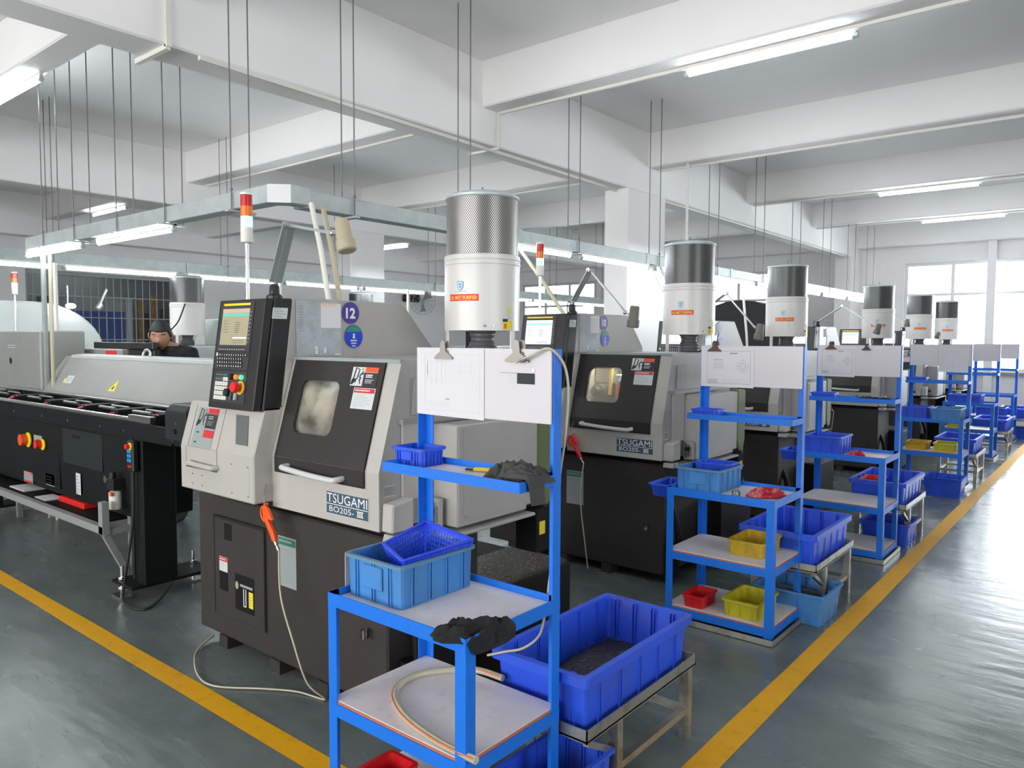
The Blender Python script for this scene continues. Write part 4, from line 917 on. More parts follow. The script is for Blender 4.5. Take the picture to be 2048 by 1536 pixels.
# legs and levelling feet
for x in (-4.516, -7.55):
    part(MB('feeder_dark').box(x, x + .116, 2.0, 2.20, .10, .96), 'leg', bevel=.006)
    part(MB('feeder_edge').box(x - .03, x, 1.995, 2.03, .12, .96), 'leg_angle')
    part(MB('feeder_dark').box(x - .16, x + .10, 1.93, 2.45, .085, .105), 'foot_beam', bevel=.004)
    for fx, fy in ((x - .10, 1.965), (x - .10, 2.41)):
        f = part(MB('steel').box(fx - .07, fx + .07, fy - .035, fy + .035, 0, .012), 'foot_plate')
        part(MB('chrome').cyl((fx, fy, .012), (fx, fy, .19), .011, 10).cyl((fx, fy, .05), (fx, fy, .066), .022, 6).cyl((fx, fy, .108), (fx, fy, .124), .022, 6), 'levelling_bolt', f, smooth=30)
# front panel fittings
fp = frame((0, 2.033, 0), (1, 0, 0), (0, 0, 1))
b = MB('feeder_edge').rect(fp, -6.55, -5.70, .50, .93, .004); b.mat('feeder_dark').rect(fp, -6.54, -5.71, .51, .92, .006); part(b, 'switch_panel')
part(MB('feeder_edge').slab(fp, [(-5.62, .70), (-5.0, .70), (-5.0, .94), (-5.62, .94)], .004, .012), 'access_cover', bevel=.003)
part(MB('machine_black').slab(fp, [(-5.45, .885), (-5.34, .885), (-5.34, .905), (-5.45, .905)], .012, .015), 'cover_latch')
part(MB('sticker_dull').rect(fp, -6.157, -6.002, .752, .845, .008).mat('machine_black').rect(fp, -6.10, -6.05, .775, .815, .009), 'switch_plate')
k = part(MB('sticker_yellow').cyl((-6.24, 2.02, .80), (-6.24, 2.012, .80), .055, 16), 'main_switch', smooth=40); part(MB('orange_red').cyl((-6.27, 2.012, .80), (-6.27, 1.97, .80), .042, 14), 'switch_knob', k, smooth=40)
k = part(MB('sticker_yellow').cyl((-5.96, 2.02, .79), (-5.96, 2.012, .79), .04, 16), 'stop_plate', smooth=40); part(MB('red_plastic').cyl((-5.99, 2.012, .792), (-5.99, 1.975, .792), .03, 14), 'stop_button', k, smooth=40)
b = MB('sticker_yellow').poly(fp, [(-6.065, .86), (-6.01, .86), (-6.037, .90)], .008); part(b, 'warning_triangle')
b = MB('sticker_dull'); note_sticker(b, fp, -6.381, -6.20, .475, .556, .008, 'sticker_red', 'sticker_dull', 4, .2, 71); b.mat('sticker_red').rect(fp, -6.37, -6.21, .477, .49, .0095); part(b, 'red_notice')
part(MB('dim_grey').rect(fp, -5.959, -5.80, .504, .586, .006).mat('feeder_edge').lines(fp, -5.94, -5.82, .515, .575, 3, .008, .0068, 72, .8), 'grey_plate')
part(MB('sticker_pale').rect(fp, -5.42, -5.345, .507, .65, .008).mat('ink_grey').lines(fp, -5.41, -5.355, .51, .64, 6, .006, .0088, 73, .6), 'white_strip')
b = MB('chrome')
for x in (-6.45, -5.9, -5.45, -4.95, -4.62): b.cyl((x, 2.0, 1.0), (x, 1.995, 1.0), .008, 8)
part(b, 'lip_bolts', smooth=40)
# air service unit
k = part(MB('black_plastic').box(-4.80, -4.70, 1.965, 2.03, .63, .70).cyl((-4.75, 1.98, .70), (-4.75, 1.98, .735), .018, 12), 'regulator', smooth=40); part(MB('chrome').cyl((-4.80, 1.97, .69), (-4.80, 1.955, .69), .022, 14), 'gauge', k, smooth=40)
k = part(MB('pvc').lathe([(.020, .002), (.036, 0), (.036, .10), (.026, .11)], (-4.73, 1.985, .515), 16), 'oil_bowl', smooth=40); part(MB('orange_red').box(-4.715, -4.69, 1.945, 1.955, .60, .625), 'bowl_tag', k)
# hand pendant hung on the trough
L = Vector((-4.46, 1.97, .96)); PD = thing('hand_pendant', L, 'black hand pendant with red stop and blue keys hung on the bar feeder', 'pendant')
part(MB('black_plastic').box(-4.495, -4.42, 1.955, 1.993, .775, .955), 'housing', PD, bevel=.008)
fq = frame((-4.495, 1.955, .775), (1, 0, 0), (0, 0, 1))
part(MB('sticker_yellow').cyl((-4.445, 1.955, .925), (-4.445, 1.95, .925), .022, 14), 'stop_ring', PD, smooth=40); part(MB('red_plastic').cyl((-4.452, 1.955, .925), (-4.452, 1.93, .925), .015, 14), 'stop_button', PD, smooth=40)
for r in range(3):
    for c_ in range(2): part(MB('blue_key').slab(fq, rrect(.014 + c_ * .026, .034 + c_ * .026, .058 + r * .026, .078 + r * .026, .003, 2), 0, .004), 'key', PD)
part(MB('red_plastic').lines(fq, .012, .060, .024, .040, 1, .012, .001, 74, .95), 'red_print', PD)
part(MB('rubber').tube(smooth_path([(-4.46, 1.975, .775), (-4.47, 1.972, .5), (-4.50, 1.95, .25), (-4.53, 1.93, .06), (-4.50, 1.92, .012), (-4.36, 1.905, .009), (-4.28, 1.95, .009), (-4.36, 2.07, .02), (-4.40, 2.16, .09)], 5), .0085, 8), 'cable', PD, smooth=60)
# grey angle-iron stand with a drip tray under the feeder
L = Vector((-5.6, 2.05, 0)); ST = thing('drip_tray_stand', L, 'light grey angle-iron stand with braces under the bar feeder', 'stand')
part(MB('frame_grey').bar((-7.4, 1.90, .405), (-4.66, 1.90, .405), .04, .045), 'front_rail', ST)
part(MB('frame_grey').bar((-7.4, 2.30, .405), (-4.66, 2.30, .405), .04, .045), 'rear_rail', ST)
part(MB('frame_grey').box(-4.72, -4.665, 1.88, 1.92, .38, .575), 'short_post', ST)
part(MB('frame_grey').box(-4.70, -4.66, 2.04, 2.08, 0.012, .60), 'leg', ST)
part(MB('frame_grey').bar((-4.69, 1.90, .39), (-4.68, 2.06, .40), .03, .035), 'end_rail', ST)
part(MB('frame_grey').bar((-4.69, 1.905, .375), (-4.68, 2.05, .06), .035, .035, up=(1, 0, 0)), 'brace', ST)
part(MB('frame_grey').box(-7.4, -7.36, 1.88, 1.92, 0, .42), 'leg', ST); part(MB('frame_grey').box(-7.4, -7.36, 2.28, 2.32, 0, .42), 'leg', ST)
part(MB('machine_black').box(-7.3, -4.9, 1.93, 2.27, .40, .415), 'tray', ST)
for x, z in ((-4.60, .50), (-4.575, .10)): part(MB('brass').box(x - .012, x + .014, 2.04, 2.07, z, z + .05), 'bolt_clip', ST)
tag(MB('gun_red').box(-5.72, -5.30, 2.02, 2.16, .416, .455).build('tool_case', bevel=.006), 'flat dark red case lying on the tray under the bar feeder', 'case')
tag(MB('paper').box(-6.55, -6.25, 1.98, 2.14, .416, .424).build('folded_paper'), 'folded white paper on the left of the drip tray', 'paper')
tag(MB('paper').box(-5.98, -5.78, 1.96, 2.08, .416, .423).build('folded_paper'), 'pale paper beside the red case on the drip tray', 'paper')
# ================================================================== blue work racks
RW, RD = 0.60, 0.435
def make_rack(k, x, y, label, upper=True, mid=True):
    L = Vector((x, y, 0)); t = thing('work_rack', L, label, 'rack', 'blue work racks along the aisle')
    A, T = .04, .004                                                  # angle-iron legs
    def angle(cx, cy, sx, sy, z1, name):
        b = MB('rack_blue'); x0, x1 = (cx, cx + A) if sx > 0 else (cx - A, cx); y0, y1 = (cy, cy + T) if sy > 0 else (cy - T, cy)
        b.box(x0, x1, y0, y1, .012, z1); xa, xb = (cx, cx + T) if sx > 0 else (cx - T, cx); ya, yb = (cy + T, cy + A) if sy > 0 else (cy - A, cy - T); b.box(xa, xb, ya, yb, .012, z1)
        return b.build(name, t, origin=L)
    angle(x, y, 1, 1, .742, 'leg'); angle(x + RW, y, -1, 1, .742, 'leg'); angle(x, y + RD, 1, -1, 1.522, 'post'); angle(x + RW, y + RD, -1, -1, 1.522, 'post')
    def rim(z, h, x0, x1, y0, y1, name):
        b = MB('rack_blue').box(x0 + .001, x1 - .001, y0 - .001, y0 + .004, z - h, z).box(x0 + .001, x1 - .001, y1 - .004, y1 + .001, z - h, z).box(x0 - .001, x0 + .004, y0, y1, z - h, z).box(x1 - .004, x1 + .001, y0, y1, z - h, z)
        return b.build(name, t, origin=L)
    for z, top in ((.742, .720), (.385, .395), (.075, .085)):         # top tray has a raised edge, the boards below lie on their rails
        r = rim(z, .042, x, x + RW, y, y + RD, 'shelf_frame')
        b = MB('shelf_white').box(x + .006, x + RW - .006, y + .006, y + RD - .006, top - .012, top)
        if z < .7: b.mat('shelf_edge').box(x + .004, x + RW - .004, y + .003, y + .006, top - .011, top - .003).box(x + RW - .006, x + RW - .003, y + .004, y + RD - .004, top - .011, top - .003)
        b.build('shelf_board', r, origin=L)
    if upper:
        r = rim(1.135, .032, x, x + RW, y + RD - .206, y + RD, 'upper_tray'); MB('shelf_white').box(x + .006, x + RW - .006, y + RD - .20, y + RD - .006, 1.106, 1.113).build('tray_board', r, origin=L)
    MB('board_white').box(x + .006, x + RW - .006, y + RD - .048, y + RD - .041, 1.292, 1.522).build('notice_board', t, origin=L)
    if k > 0:
        b = MB('stainless').box(x - .015, x + RW + .02, y - .032, y - .030, 0, .034).box(x + RW + .018, x + RW + .02, y - .03, y + RD + .02, 0, .034).box(x - .015, x + RW + .02, y - .032, y + RD + .02, 0, .003).box(x - .015, x - .013, y - .03, y + RD + .02, 0, .034).box(x - .015, x + RW + .02, y + RD + .018, y + RD + .02, 0, .034)
        b.build('floor_tray', t, origin=L)
    return t
RK = [(-1.956, 1.466), (-1.957, 3.758), (-1.88, 5.65), (-1.90, 8.95), (-1.945, 11.62), (-1.945, 13.82)]
RLAB = ['nearest blue work rack in the centre foreground', 'second blue work rack with yellow and red bins', 'third blue work rack from the viewer', 'fourth blue work rack with two dark blue bins on top', 'fifth blue work rack, near the far end of the aisle', 'farthest blue work rack before the bright window']
for i, (x, y) in enumerate(RK): make_rack(i, x, y, RLAB[i])

# ------------------------------------------------------------------ plastic bins
def make_bin(name, x0, x1, y0, y1, z, h, mat, label, cat='bin', group=None, taper=.035, lip=.012, ribs=(3, 3), rim_mat=None, label_front=False, wall_t=.004, deep_rim=.008):
    cx, cy = (x0 + x1) / 2, (y0 + y1) / 2; L = Vector((cx, cy, z)); t = thing(name, L, label, cat, group); w, d = x1 - x0 - 2 * lip, y1 - y0 - 2 * lip
    def ringz(f, zz, inset=0.0): a, e = w / 2 * f - inset, d / 2 * f - inset; r = .014; return [(cx + px, cy + py, zz) for px, py in rrect(-a, a, -e, e, min(r, a * .5, e * .5), 2)]
    f0 = 1 - taper; R = [ringz(f0, z), ringz(1, z + h), ringz(1, z + h, wall_t), ringz(f0, z + .006, wall_t)]; n = len(R[0]); b = MB(mat)
    b.add([v for r in R for v in r], [(k * n + i, k * n + (i + 1) % n, (k + 1) * n + (i + 1) % n, (k + 1) * n + i) for k in range(3) for i in range(n)] + [tuple(range(n)), tuple(range(3 * n, 4 * n))])
    rib = min(.008, lip * .7)                                          # moulded ribs on the outside
    for s in (-1, 1):
        for i in range(ribs[0]):
            px = cx + w * (-.5 + (i + .5) / ribs[0]) * .92; ex = .006
            for dx in (-ex, ex): b.box(px + dx - .0025, px + dx + .0025, *sorted((cy + s * d / 2 * f0 * .97, cy + s * (d / 2 * f0 + rib))), z + .004, z + h - .004)
        for i in range(ribs[1]):
            py = cy + d * (-.5 + (i + .5) / ribs[1]) * .92; ex = .006
            for dy in (-ex, ex): b.box(*sorted((cx + s * w / 2 * f0 * .97, cx + s * (w / 2 * f0 + rib))), py + dy - .0025, py + dy + .0025, z + .004, z + h - .004)
    b.build('tub', t, origin=L)
    o, i_ = rrect(x0 - cx, x1 - cx, y0 - cy, y1 - cy, .018, 2), rrect(x0 - cx + lip + wall_t, x1 - cx - lip - wall_t, y0 - cy + lip + wall_t, y1 - cy - lip - wall_t, .014, 2)
    m = len(o); zt, zb = z + h + .002, z + h - deep_rim; vs = [(cx + p[0], cy + p[1], zz) for zz in (zb, zt) for p in o] + [(cx + p[0], cy + p[1], zz) for zz in (zt, zb) for p in i_]
    r = MB(rim_mat or mat).add(vs, [(k * m + i, k * m + (i + 1) % m, ((k + 1) % 4) * m + (i + 1) % m, ((k + 1) % 4) * m + i) for k in range(4) for i in range(m)]); r.build('rim', t, origin=L)
    if label_front:
        MB(mat).box(cx - w * .18, cx + w * .18, y0 + lip * .3, y0 + lip * 1.2, z + h * .32, z + h * .86).build('label_plate', t, origin=L, bevel=.003)
    return t
def swarf_fill(x0, x1, y0, y1, z, label, n=90, seed=1):
    R = random.Random(seed); L = Vector(((x0 + x1) / 2, (y0 + y1) / 2, z)); t = thing('swarf_heap', L, label, 'swarf'); b = MB('swarf'); N = 10
    vs = [(x0 + (x1 - x0) * i / N, y0 + (y1 - y0) * j / N, z + .004 + .012 * noise.noise((i * .6, j * .6, seed))) for j in range(N + 1) for i in range(N + 1)]
    b.add(vs, [(j * (N + 1) + i, j * (N + 1) + i + 1, (j + 1) * (N + 1) + i + 1, (j + 1) * (N + 1) + i) for j in range(N) for i in range(N)]); b.build('oily_layer', t, origin=L, smooth=60)
    b = MB('swarf_bits')
    for i in range(n):
        e = R.random(); x, y = R.uniform(x0, x1), R.uniform(y0, y1)
        if e < .6: x, y = (R.choice((x0, x1)) * .93 + x * .07, y) if R.random() < .5 else (x, R.choice((y0, y1)) * .95 + y * .05)
        a = R.uniform(0, 6.28); l = R.uniform(.003, .009); b.bar((x - l * cos(a), y - l * sin(a), z + .018), (x + l * cos(a), y + l * sin(a), z + .02), .002, .0015)
    o = b.build('curls', t, origin=L); o['kind'] = 'stuff'
    return t
# nearest rack: crate with a basket tipped into it
make_bin('crate', -1.955, -1.68, 1.525, 1.872, .721, .135, 'crate_blue', 'light blue crate on the top shelf of the nearest rack', 'crate', 'light blue crates', .02, .010, (3, 4), 'crate_rim', True)
def make_basket(label, P, drop, wall):
    """perforated basket: rim corners P (4), tapering down by `drop` to a smaller bottom; walls are a lattice of thin bars"""
    P = [Vector(p) for p in P]; c = sum(P, Vector()) / 4; dn = Vector(drop); Q = [c + (p - c) * .62 + dn for p in P]; L = c + dn; t = thing('basket', L, label, 'basket')
    b = MB('basket_blue')
    for i in range(4): b.bar(P[i], P[(i + 1) % 4], .016, .007, up=-dn)
    b.build('rim', t, origin=L, bevel=.003)
    b = MB('basket_blue'); nrm = []
    for i in range(4):
        a, e, f, g = P[i], P[(i + 1) % 4], Q[(i + 1) % 4], Q[i]
        for k in range(wall + 1): s = k / wall; b.bar(a.lerp(e, s), g.lerp(f, s), .0042, .0024, up=(e - a).cross(dn))
        for k in range(1, 9): s = k / 8; b.bar(a.lerp(g, s), e.lerp(f, s), .0042, .0024, up=(e - a).cross(dn))
        b.add([a, e, a.lerp(g, .1), e.lerp(f, .1)], [(0, 1, 3, 2)]); b.bar(a, g, .010, .006)
    for k in range(1, wall): s = k / wall; b.bar(Q[0].lerp(Q[1], s), Q[3].lerp(Q[2], s), .006, .002)
    b.add(Q, [(0, 1, 2, 3)]); o = b.build('lattice', t, origin=L); o['kind'] = 'stuff'
    return t
make_basket('bright blue perforated basket tipped inside the light blue crate', [(-1.905, 1.655, .868), (-1.708, 1.560, .868), (-1.688, 1.860, .878), (-1.915, 1.860, .905)], (.012, -.01, -.11), 16)
tag(MB('paper').box(-1.9635, -1.9615, 1.54, 1.66, .74, .852).build('paper_tag'), 'white card standing at the left end of the light blue crate', 'card')
make_bin('small_bin', -1.995, -1.838, 1.765, 1.895, 1.113, .062, 'bin_blue', 'small bright blue bin on the upper tray of the nearest rack', 'bin', 'small blue bins', .05, .008, (3, 3), None, True)
make_bin('small_bin', -1.875, -1.735, 1.50, 1.66, .086, .082, 'bin_red', 'red bin on the lowest shelf of the nearest rack, bottom edge', 'bin', 'red bins', .06, .010, (2, 2))
tag(MB('cardboard').box(-1.72, -1.60, 1.50, 1.72, .086, .10).build('cardboard_flap'), 'grey-white card lying beside the red bin, bottom edge', 'card')
make_bin('floor_bin', -1.50, -1.262, 1.72, 2.10, 0.0, .20, 'bin_blue_dirty', 'dirty blue bin on the floor under the nearest swarf cart', 'bin', 'blue floor bins', .05, .012, (3, 4))
swarf_fill(-1.475, -1.287, 1.75, 2.07, .05, 'oily swarf in the floor bin under the nearest cart', 40, 8)
# rags: crumpled sheets
def rag(name, outline, z, amp, mat, label, seed, hang=None, n=34, drop=.09):
    """crumpled cloth over an outline (centre, rx, ry, angle), peaks of height amp; may hang over an edge (axis, value, depth)"""
    (cx, cy), rx, ry, ang = outline; b = MB(mat); vs = []
    for j in range(n + 1):
        for i in range(n + 1):
            u, v = 2 * i / n - 1, 2 * j / n - 1; k = sqrt(1 - v * v / 2), sqrt(1 - u * u / 2); a, e = u * k[0], v * k[1]; r = min(1, sqrt(a * a + e * e))
            wob = 1 + .22 * noise.noise((a * 1.8 + seed, e * 1.8, seed)); px, py = a * rx * wob, e * ry * wob
            x, y = cx + px * cos(ang) - py * sin(ang), cy + px * sin(ang) + py * cos(ang)
            wx, wy = a + .35 * noise.noise((a * 1.5, e * 1.5, seed + 4)), e + .35 * noise.noise((a * 1.5 + 9, e * 1.5, seed))
            f = (1 - abs(noise.noise((wx * 2.6 + seed, wy * 2.6, 1.3))) * 2.2) * .62 + (1 - abs(noise.noise((wx * 5.5, wy * 5.5 + seed, 2.2))) * 2) * .30 + .10 * noise.noise((a * 11, e * 11, seed))
            zz = z + .003 + amp * max(0, (1 - r ** 4)) * max(.08, f)
            if hang:
                ax, val, dp = hang; over = (x - val) if ax == 'x' else (val - y)
                if over > 0:
                    zz -= min(over * dp, drop)
                    if ax == 'x': x = val + .004 + over * .25 + .006 * noise.noise((zz * 30, y * 20, seed))
                    else: y = val - .004 - over * .25
            vs.append((x, y, zz))
    m = n + 1; fs = [(j * m + i, j * m + i + 1, (j + 1) * m + i + 1, (j + 1) * m + i) for j in range(n) for i in range(n)]
    o = b.add(vs, fs).build(name, smooth=80, origin=(cx, cy, z)); o.location = (cx, cy, z)
    sd = o.modifiers.new('thick', 'SOLIDIFY'); sd.thickness = .003; sd.offset = 0
    sb = o.modifiers.new('round', 'SUBSURF'); sb.levels = 1; sb.render_levels = 1
    return tag(o, label, 'rag', 'shop rags')
rag('rag', ((-1.385, 1.545), .135, .072, 1.02), .724, .062, 'cloth_black', 'black rag crumpled on the front corner of the nearest rack', 3.1, ('x', -1.354, 1.6), 38, .035)
rag('rag', ((-1.45, 1.80), .115, .085, .35), 1.116, .075, 'cloth_grey', 'dark grey rag bundled on the upper tray of the nearest rack', 7.7)
rag('rag', ((-1.385, 1.755), .085, .045, .25), 1.138, .03, 'cloth_grey', 'dark grey cloth strip hanging off the end of the upper tray', 5.2, ('x', -1.354, 3.5), 22, .08)
# snap knife and oil marks
L = Vector((-1.65, 1.86, 1.113)); t = thing('snap_knife', L, 'yellow snap knife on the upper tray of the nearest rack', 'knife')
MB('yellow_plastic').bar((-1.672, 1.845, 1.121), (-1.605, 1.868, 1.121), .020, .012).build('handle', t, origin=L, bevel=.004)
MB('black_plastic').bar((-1.70, 1.838, 1.119), (-1.672, 1.845, 1.119), .012, .006).build('slider', t, origin=L)
# flat hose curled on the lower shelf
L = Vector((-1.65, 1.6, .395)); P = smooth_path([(-1.60, 1.915, .405), (-1.72, 1.90, .405), (-1.815, 1.80, .405), (-1.842, 1.70, .405), (-1.79, 1.60, .405), (-1.66, 1.525, .405), (-1.48, 1.485, .407), (-1.325, 1.475, .412)], 6)
t = thing('flat_hose', L, 'beige hose strip curled in an arc on the lower shelf of the nearest rack', 'hose')
MB('hose_clear').tube(P, .0115, 10).build('strip', t, origin=L, smooth=60); MB('hose_orange').tube([p + Vector((-.004, -.009, .006)) for p in P], .0032, 6).build('orange_stripe', t, origin=L, smooth=60)
# clips, sheets and the slot on the notice board
def clip(x, y, z, label, k=1.0, mat='clip_grey'):
    L = Vector((x, y, z)); t = thing('bulldog_clip', L, label, 'clip', 'bulldog clips')
    fr = frame((x, y - .004, z), (1, 0, 0), (0, 0, 1)); c = [(-.042, -.016), (.042, -.016), (.042, -.010), (.012, .010), (.009, .038), (.004, .046), (-.006, .046), (-.013, .036), (-.014, .010), (-.042, -.010)]
    MB(mat).slab(fr, [(a * k, e * k) for a, e in c], .0, .003).build('jaw', t, origin=L); 
    MB(mat).slab(frame((x + .012 * k, y + .009, z), (1, 0, 0), (0, 0, 1)), [(a * k, e * k) for a, e in c], .0, .003).build('jaw', t, origin=L)
    MB(mat).cyl((x - .012 * k, y + .002, z + .008), (x + .020 * k, y + .002, z + .008), .006, 10).build('spring', t, origin=L, smooth=40)
    return t
def sheet(x0, x1, z0, z1, y, label, style, seed, tilt=0.0, pale=True):
    L = Vector(((x0 + x1) / 2, y, z0)); t = thing('drawing_sheet', L, label, 'drawing', 'drawings clipped to the boards'); w, h = x1 - x0, z1 - z0
    fr = frame((x0, y, z0), (1, 0, tilt), (-tilt, 0, 1)); MB('paper').slab(fr, [(0, 0), (w, -.004), (w, h), (0, h)], 0, .0006).build('page', t, origin=L)
    b = MB('ink_pale' if pale else 'ink_grey'); H = .0011; ln = lambda a, e, f, g, th=.0009: b.poly(fr, [(a * w, e * h - th), (f * w, g * h - th), (f * w, g * h + th), (a * w, e * h + th)] if abs(f - a) * w > abs(g - e) * h else [(a * w - th, e * h), (a * w + th, e * h), (f * w + th, g * h), (f * w - th, g * h)], H)
    for q in ((.12, .08, .94, .08), (.12, .92, .94, .92), (.12, .08, .12, .92), (.94, .08, .94, .92)): ln(*q)
    if style == 'shaft':
        for q in ((.16, .52, .44, .52), (.16, .80, .44, .80), (.16, .52, .16, .80), (.44, .52, .44, .80), (.16, .60, .16, .82), (.22, .48, .22, .84), (.30, .46, .30, .84), (.38, .46, .38, .84), (.50, .66, .82, .66), (.50, .74, .82, .74), (.50, .66, .50, .74), (.82, .62, .82, .80), (.66, .58, .66, .82), (.84, .40, .84, .60), (.90, .40, .90, .60)): ln(*q, .0006)
        b.mat('ink_grey').rect(fr, .44 * w, .50 * w, .245 * h, .262 * h, H); b.mat('ink_pale').lines(fr, .16 * w, .60 * w, .12 * h, .22 * h, 3, .0025, H, seed, .6)
    else:
        b.mat('ink_pale').rect(fr, .24 * w, .44 * w, .46 * h, .64 * h, H); b.mat('ink_grey').rect(fr, .24 * w, .42 * w, .685 * h, .70 * h, H).rect(fr, .55 * w, .70 * w, .845 * h, .875 * h, H)
        for r0 in (.105, .062, .05):
            n = 26; 
            for i in range(n):
                a0, a1 = 2 * pi * i / n, 2 * pi * (i + 1) / n; rr = r0 * w; cx, cy = .80 * w, .53 * h
                b.poly(fr, [(cx + rr * cos(a0), cy + rr * sin(a0)), (cx + rr * cos(a1), cy + rr * sin(a1)), (cx + (rr + .0012) * cos(a1), cy + (rr + .0012) * sin(a1)), (cx + (rr + .0012) * cos(a0), cy + (rr + .0012) * sin(a0))], H)
        ln(.80, .33, .80, .74, .0004); ln(.68, .53, .92, .53, .0004); b.lines(fr, .14 * w, .36 * w, .09 * h, .20 * h, 5, .0025, H, seed, .7); b.mat('ink_pale').lines(fr, .42 * w, .92 * w, .09 * h, .22 * h, 5, .003, H, seed + 1, .7)
        b.lines(fr, .2 * w, .5 * w, .26 * h, .34 * h, 2, .0018, H, seed + 2, .8)
    b.build('print', t, origin=L); return t
by = 1.466 + RD - .048
sheet(-1.944, -1.632, 1.289, 1.519, by - .002, 'large pale drawing on the board of the nearest rack', 'shaft', 81)
clip(-1.812, by - .004, 1.500, 'left steel clip on top of the nearest board', 1.0); clip(-1.490, by - .004, 1.498, 'right steel clip on top of the nearest board', 1.12)
fr = frame((-1.956, by, 1.29), (1, 0, 0), (0, 0, 1))
b = MB('ink_black').rect(fr, .462, .532, .122, .156, .0015); b.mat('dim_grey').rect(fr, .39, .465, .1545, .1565, .0014); b.mat('ink_pale').rect(fr, .425, .462, .122, .1545, .0013); b.mat('steel').disc(fr, .527, .165, .006, .006, .002, 10)  # slot through the board painted flat: dark opening, pale end of its gradient
L = Vector((-1.46, by, 1.41)); t = thing('board_slot', L, 'small slot painted dark, with a screw, on the right of the nearest board', 'slot'); b.build('face', t, origin=L)
by2 = 3.758 + RD - .048
sheet(-1.948, -1.632, 1.285, 1.508, by2 - .002, 'drawing with a gear circle clipped to the second rack board', 'gear', 85, 0.01, False); clip(-1.866, by2 - .004, 1.505, 'dark clip on top of the second rack board', 1.0, 'wood_dark')
by3 = 5.65 + RD - .048
sheet(-1.872, -1.60, 1.285, 1.508, by3 - .002, 'drawing in a plastic sleeve clipped to the third rack board', 'gear', 87, 0.0, False); clip(-1.775, by3 - .004, 1.505, 'dark clip on the left of the third rack board', 1.0, 'wood_dark'); clip(-1.52, by3 - .004, 1.498, 'square black clip on the right of the third rack board', .8, 'black_plastic')
by4 = 8.95 + RD - .048
sheet(-1.893, -1.63, 1.31, 1.515, by4 - .002, 'left drawing in a sleeve on the fourth rack board', 'shaft', 89); sheet(-1.61, -1.33, 1.225, 1.515, by4 - .002, 'right drawing hanging lower on the fourth rack board', 'shaft', 91)

# second rack contents
make_bin('crate', -1.957, -1.682, 3.835, 4.165, .721, .122, 'crate_blue', 'light blue crate on the top shelf of the second rack', 'crate', 'light blue crates', .02, .010, (3, 4), 'crate_rim', True)
make_bin('small_bin', -1.925, -1.70, 4.00, 4.15, .80, .062, 'bin_blue', 'bright blue bin set inside the crate of the second rack', 'bin', 'small blue bins', .05, .008, (2, 2)).location.z = .795
make_bin('small_bin', -1.965, -1.80, 4.035, 4.165, 1.113, .042, 'bin_blue', 'flat blue bin on the upper tray of the second rack', 'bin', 'small blue bins', .04, .006, (3, 2))
make_bin('yellow_bin', -1.655, -1.448, 3.868, 4.16, .396, .080, 'bin_amber', 'grimy amber bin on the middle shelf of the second rack', 'bin', 'yellow bins', .05, .008, (3, 3))
make_bin('yellow_bin', -1.645, -1.432, 3.782, 4.085, .086, .088, 'bin_yellow', 'lemon yellow bin on the lowest shelf of the second rack', 'bin', 'yellow bins', .05, .010, (3, 3))
tag(MB('steel').bar((-1.56, 3.90, .098), (-1.48, 3.97, .099), .03, .004).build('steel_part'), 'grey metal pieces lying in the lemon yellow bin', 'metal part')
make_bin('small_bin', -1.868, -1.735, 3.768, 3.968, .086, .066, 'bin_red', 'red bin on the lowest shelf of the second rack', 'bin', 'red bins', .06, .008, (1, 1))
rag('rag', ((-1.475, 3.96), .115, .075, .9), .722, .055, 'cloth_pink', 'red and pink patterned cloth on the top shelf of the second rack', 2.4)
L = Vector((-1.59, 3.83, .72)); tag(MB('bottle_clear').lathe([(.018, 0), (.022, .005), (.022, .03), (.018, .034)], (-1.59, 3.83, .721), 16).build('plastic_cup', smooth=40), 'small clear cup on the top shelf of the second rack', 'cup')
# hanging bin on the left of the second rack
make_bin('small_bin', -2.105, -1.965, 3.80, 4.06, .665, .072, 'bin_blue', 'blue bin hooked on the left side of the second rack', 'bin', 'small blue bins', .16, .010, (2, 2))
# third to sixth racks
def at(k, dx0, dx1, dy0, dy1): x, y = RK[k]; return x + dx0, x + dx1, y + dy0, y + dy1
make_bin('crate', *at(2, .01, .29, .05, .38), .721, .13, 'bin_blue', 'blue crate on the top shelf of the third rack', 'crate', 'blue crates', .03, .010, (3, 4))
rag('rag', ((RK[2][0] + .38, RK[2][1] + .13), .06, .05, .3), .722, .05, 'cloth_pink', 'reddish cloth beside the blue crate on the third rack', 6.1)
make_bin('small_bin', *at(2, -.01, .17, .27, .41), 1.113, .046, 'bin_blue', 'flat blue bin on the upper tray of the third rack', 'bin', 'small blue bins', .04, .006, (3, 2))
rag('rag', ((RK[2][0] + .44, RK[2][1] + .33), .14, .07, 0), 1.113, .035, 'cloth_black', 'black cloth lying on the upper tray of the third rack', 8.8)
make_bin('small_bin', *at(2, -.15, -.01, .02, .28), .66, .072, 'bin_blue', 'blue bin hooked on the left side of the third rack', 'bin', 'small blue bins', .16, .010, (2, 2))
make_bin('crate', *at(3, .0, .27, .02, .36), .721, .13, 'bin_blue_dirty', 'left dark blue crate on the top shelf of the fourth rack', 'crate', 'blue crates', .03, .010, (3, 4))
make_bin('crate', *at(3, .30, .58, -.02, .34), .721, .13, 'crate_blue', 'right steel-blue crate on the top shelf of the fourth rack', 'crate', 'blue crates', .03, .010, (3, 4))
make_bin('yellow_bin', *at(3, .05, .27, .03, .30), .396, .08, 'bin_amber', 'left yellow bin on the middle shelf of the fourth rack', 'bin', 'yellow bins', .05, .008, (2, 2))
make_bin('yellow_bin', *at(3, .32, .55, .01, .30), .396, .085, 'bin_yellow', 'right yellow bin on the middle shelf of the fourth rack', 'bin', 'yellow bins', .05, .008, (2, 2))
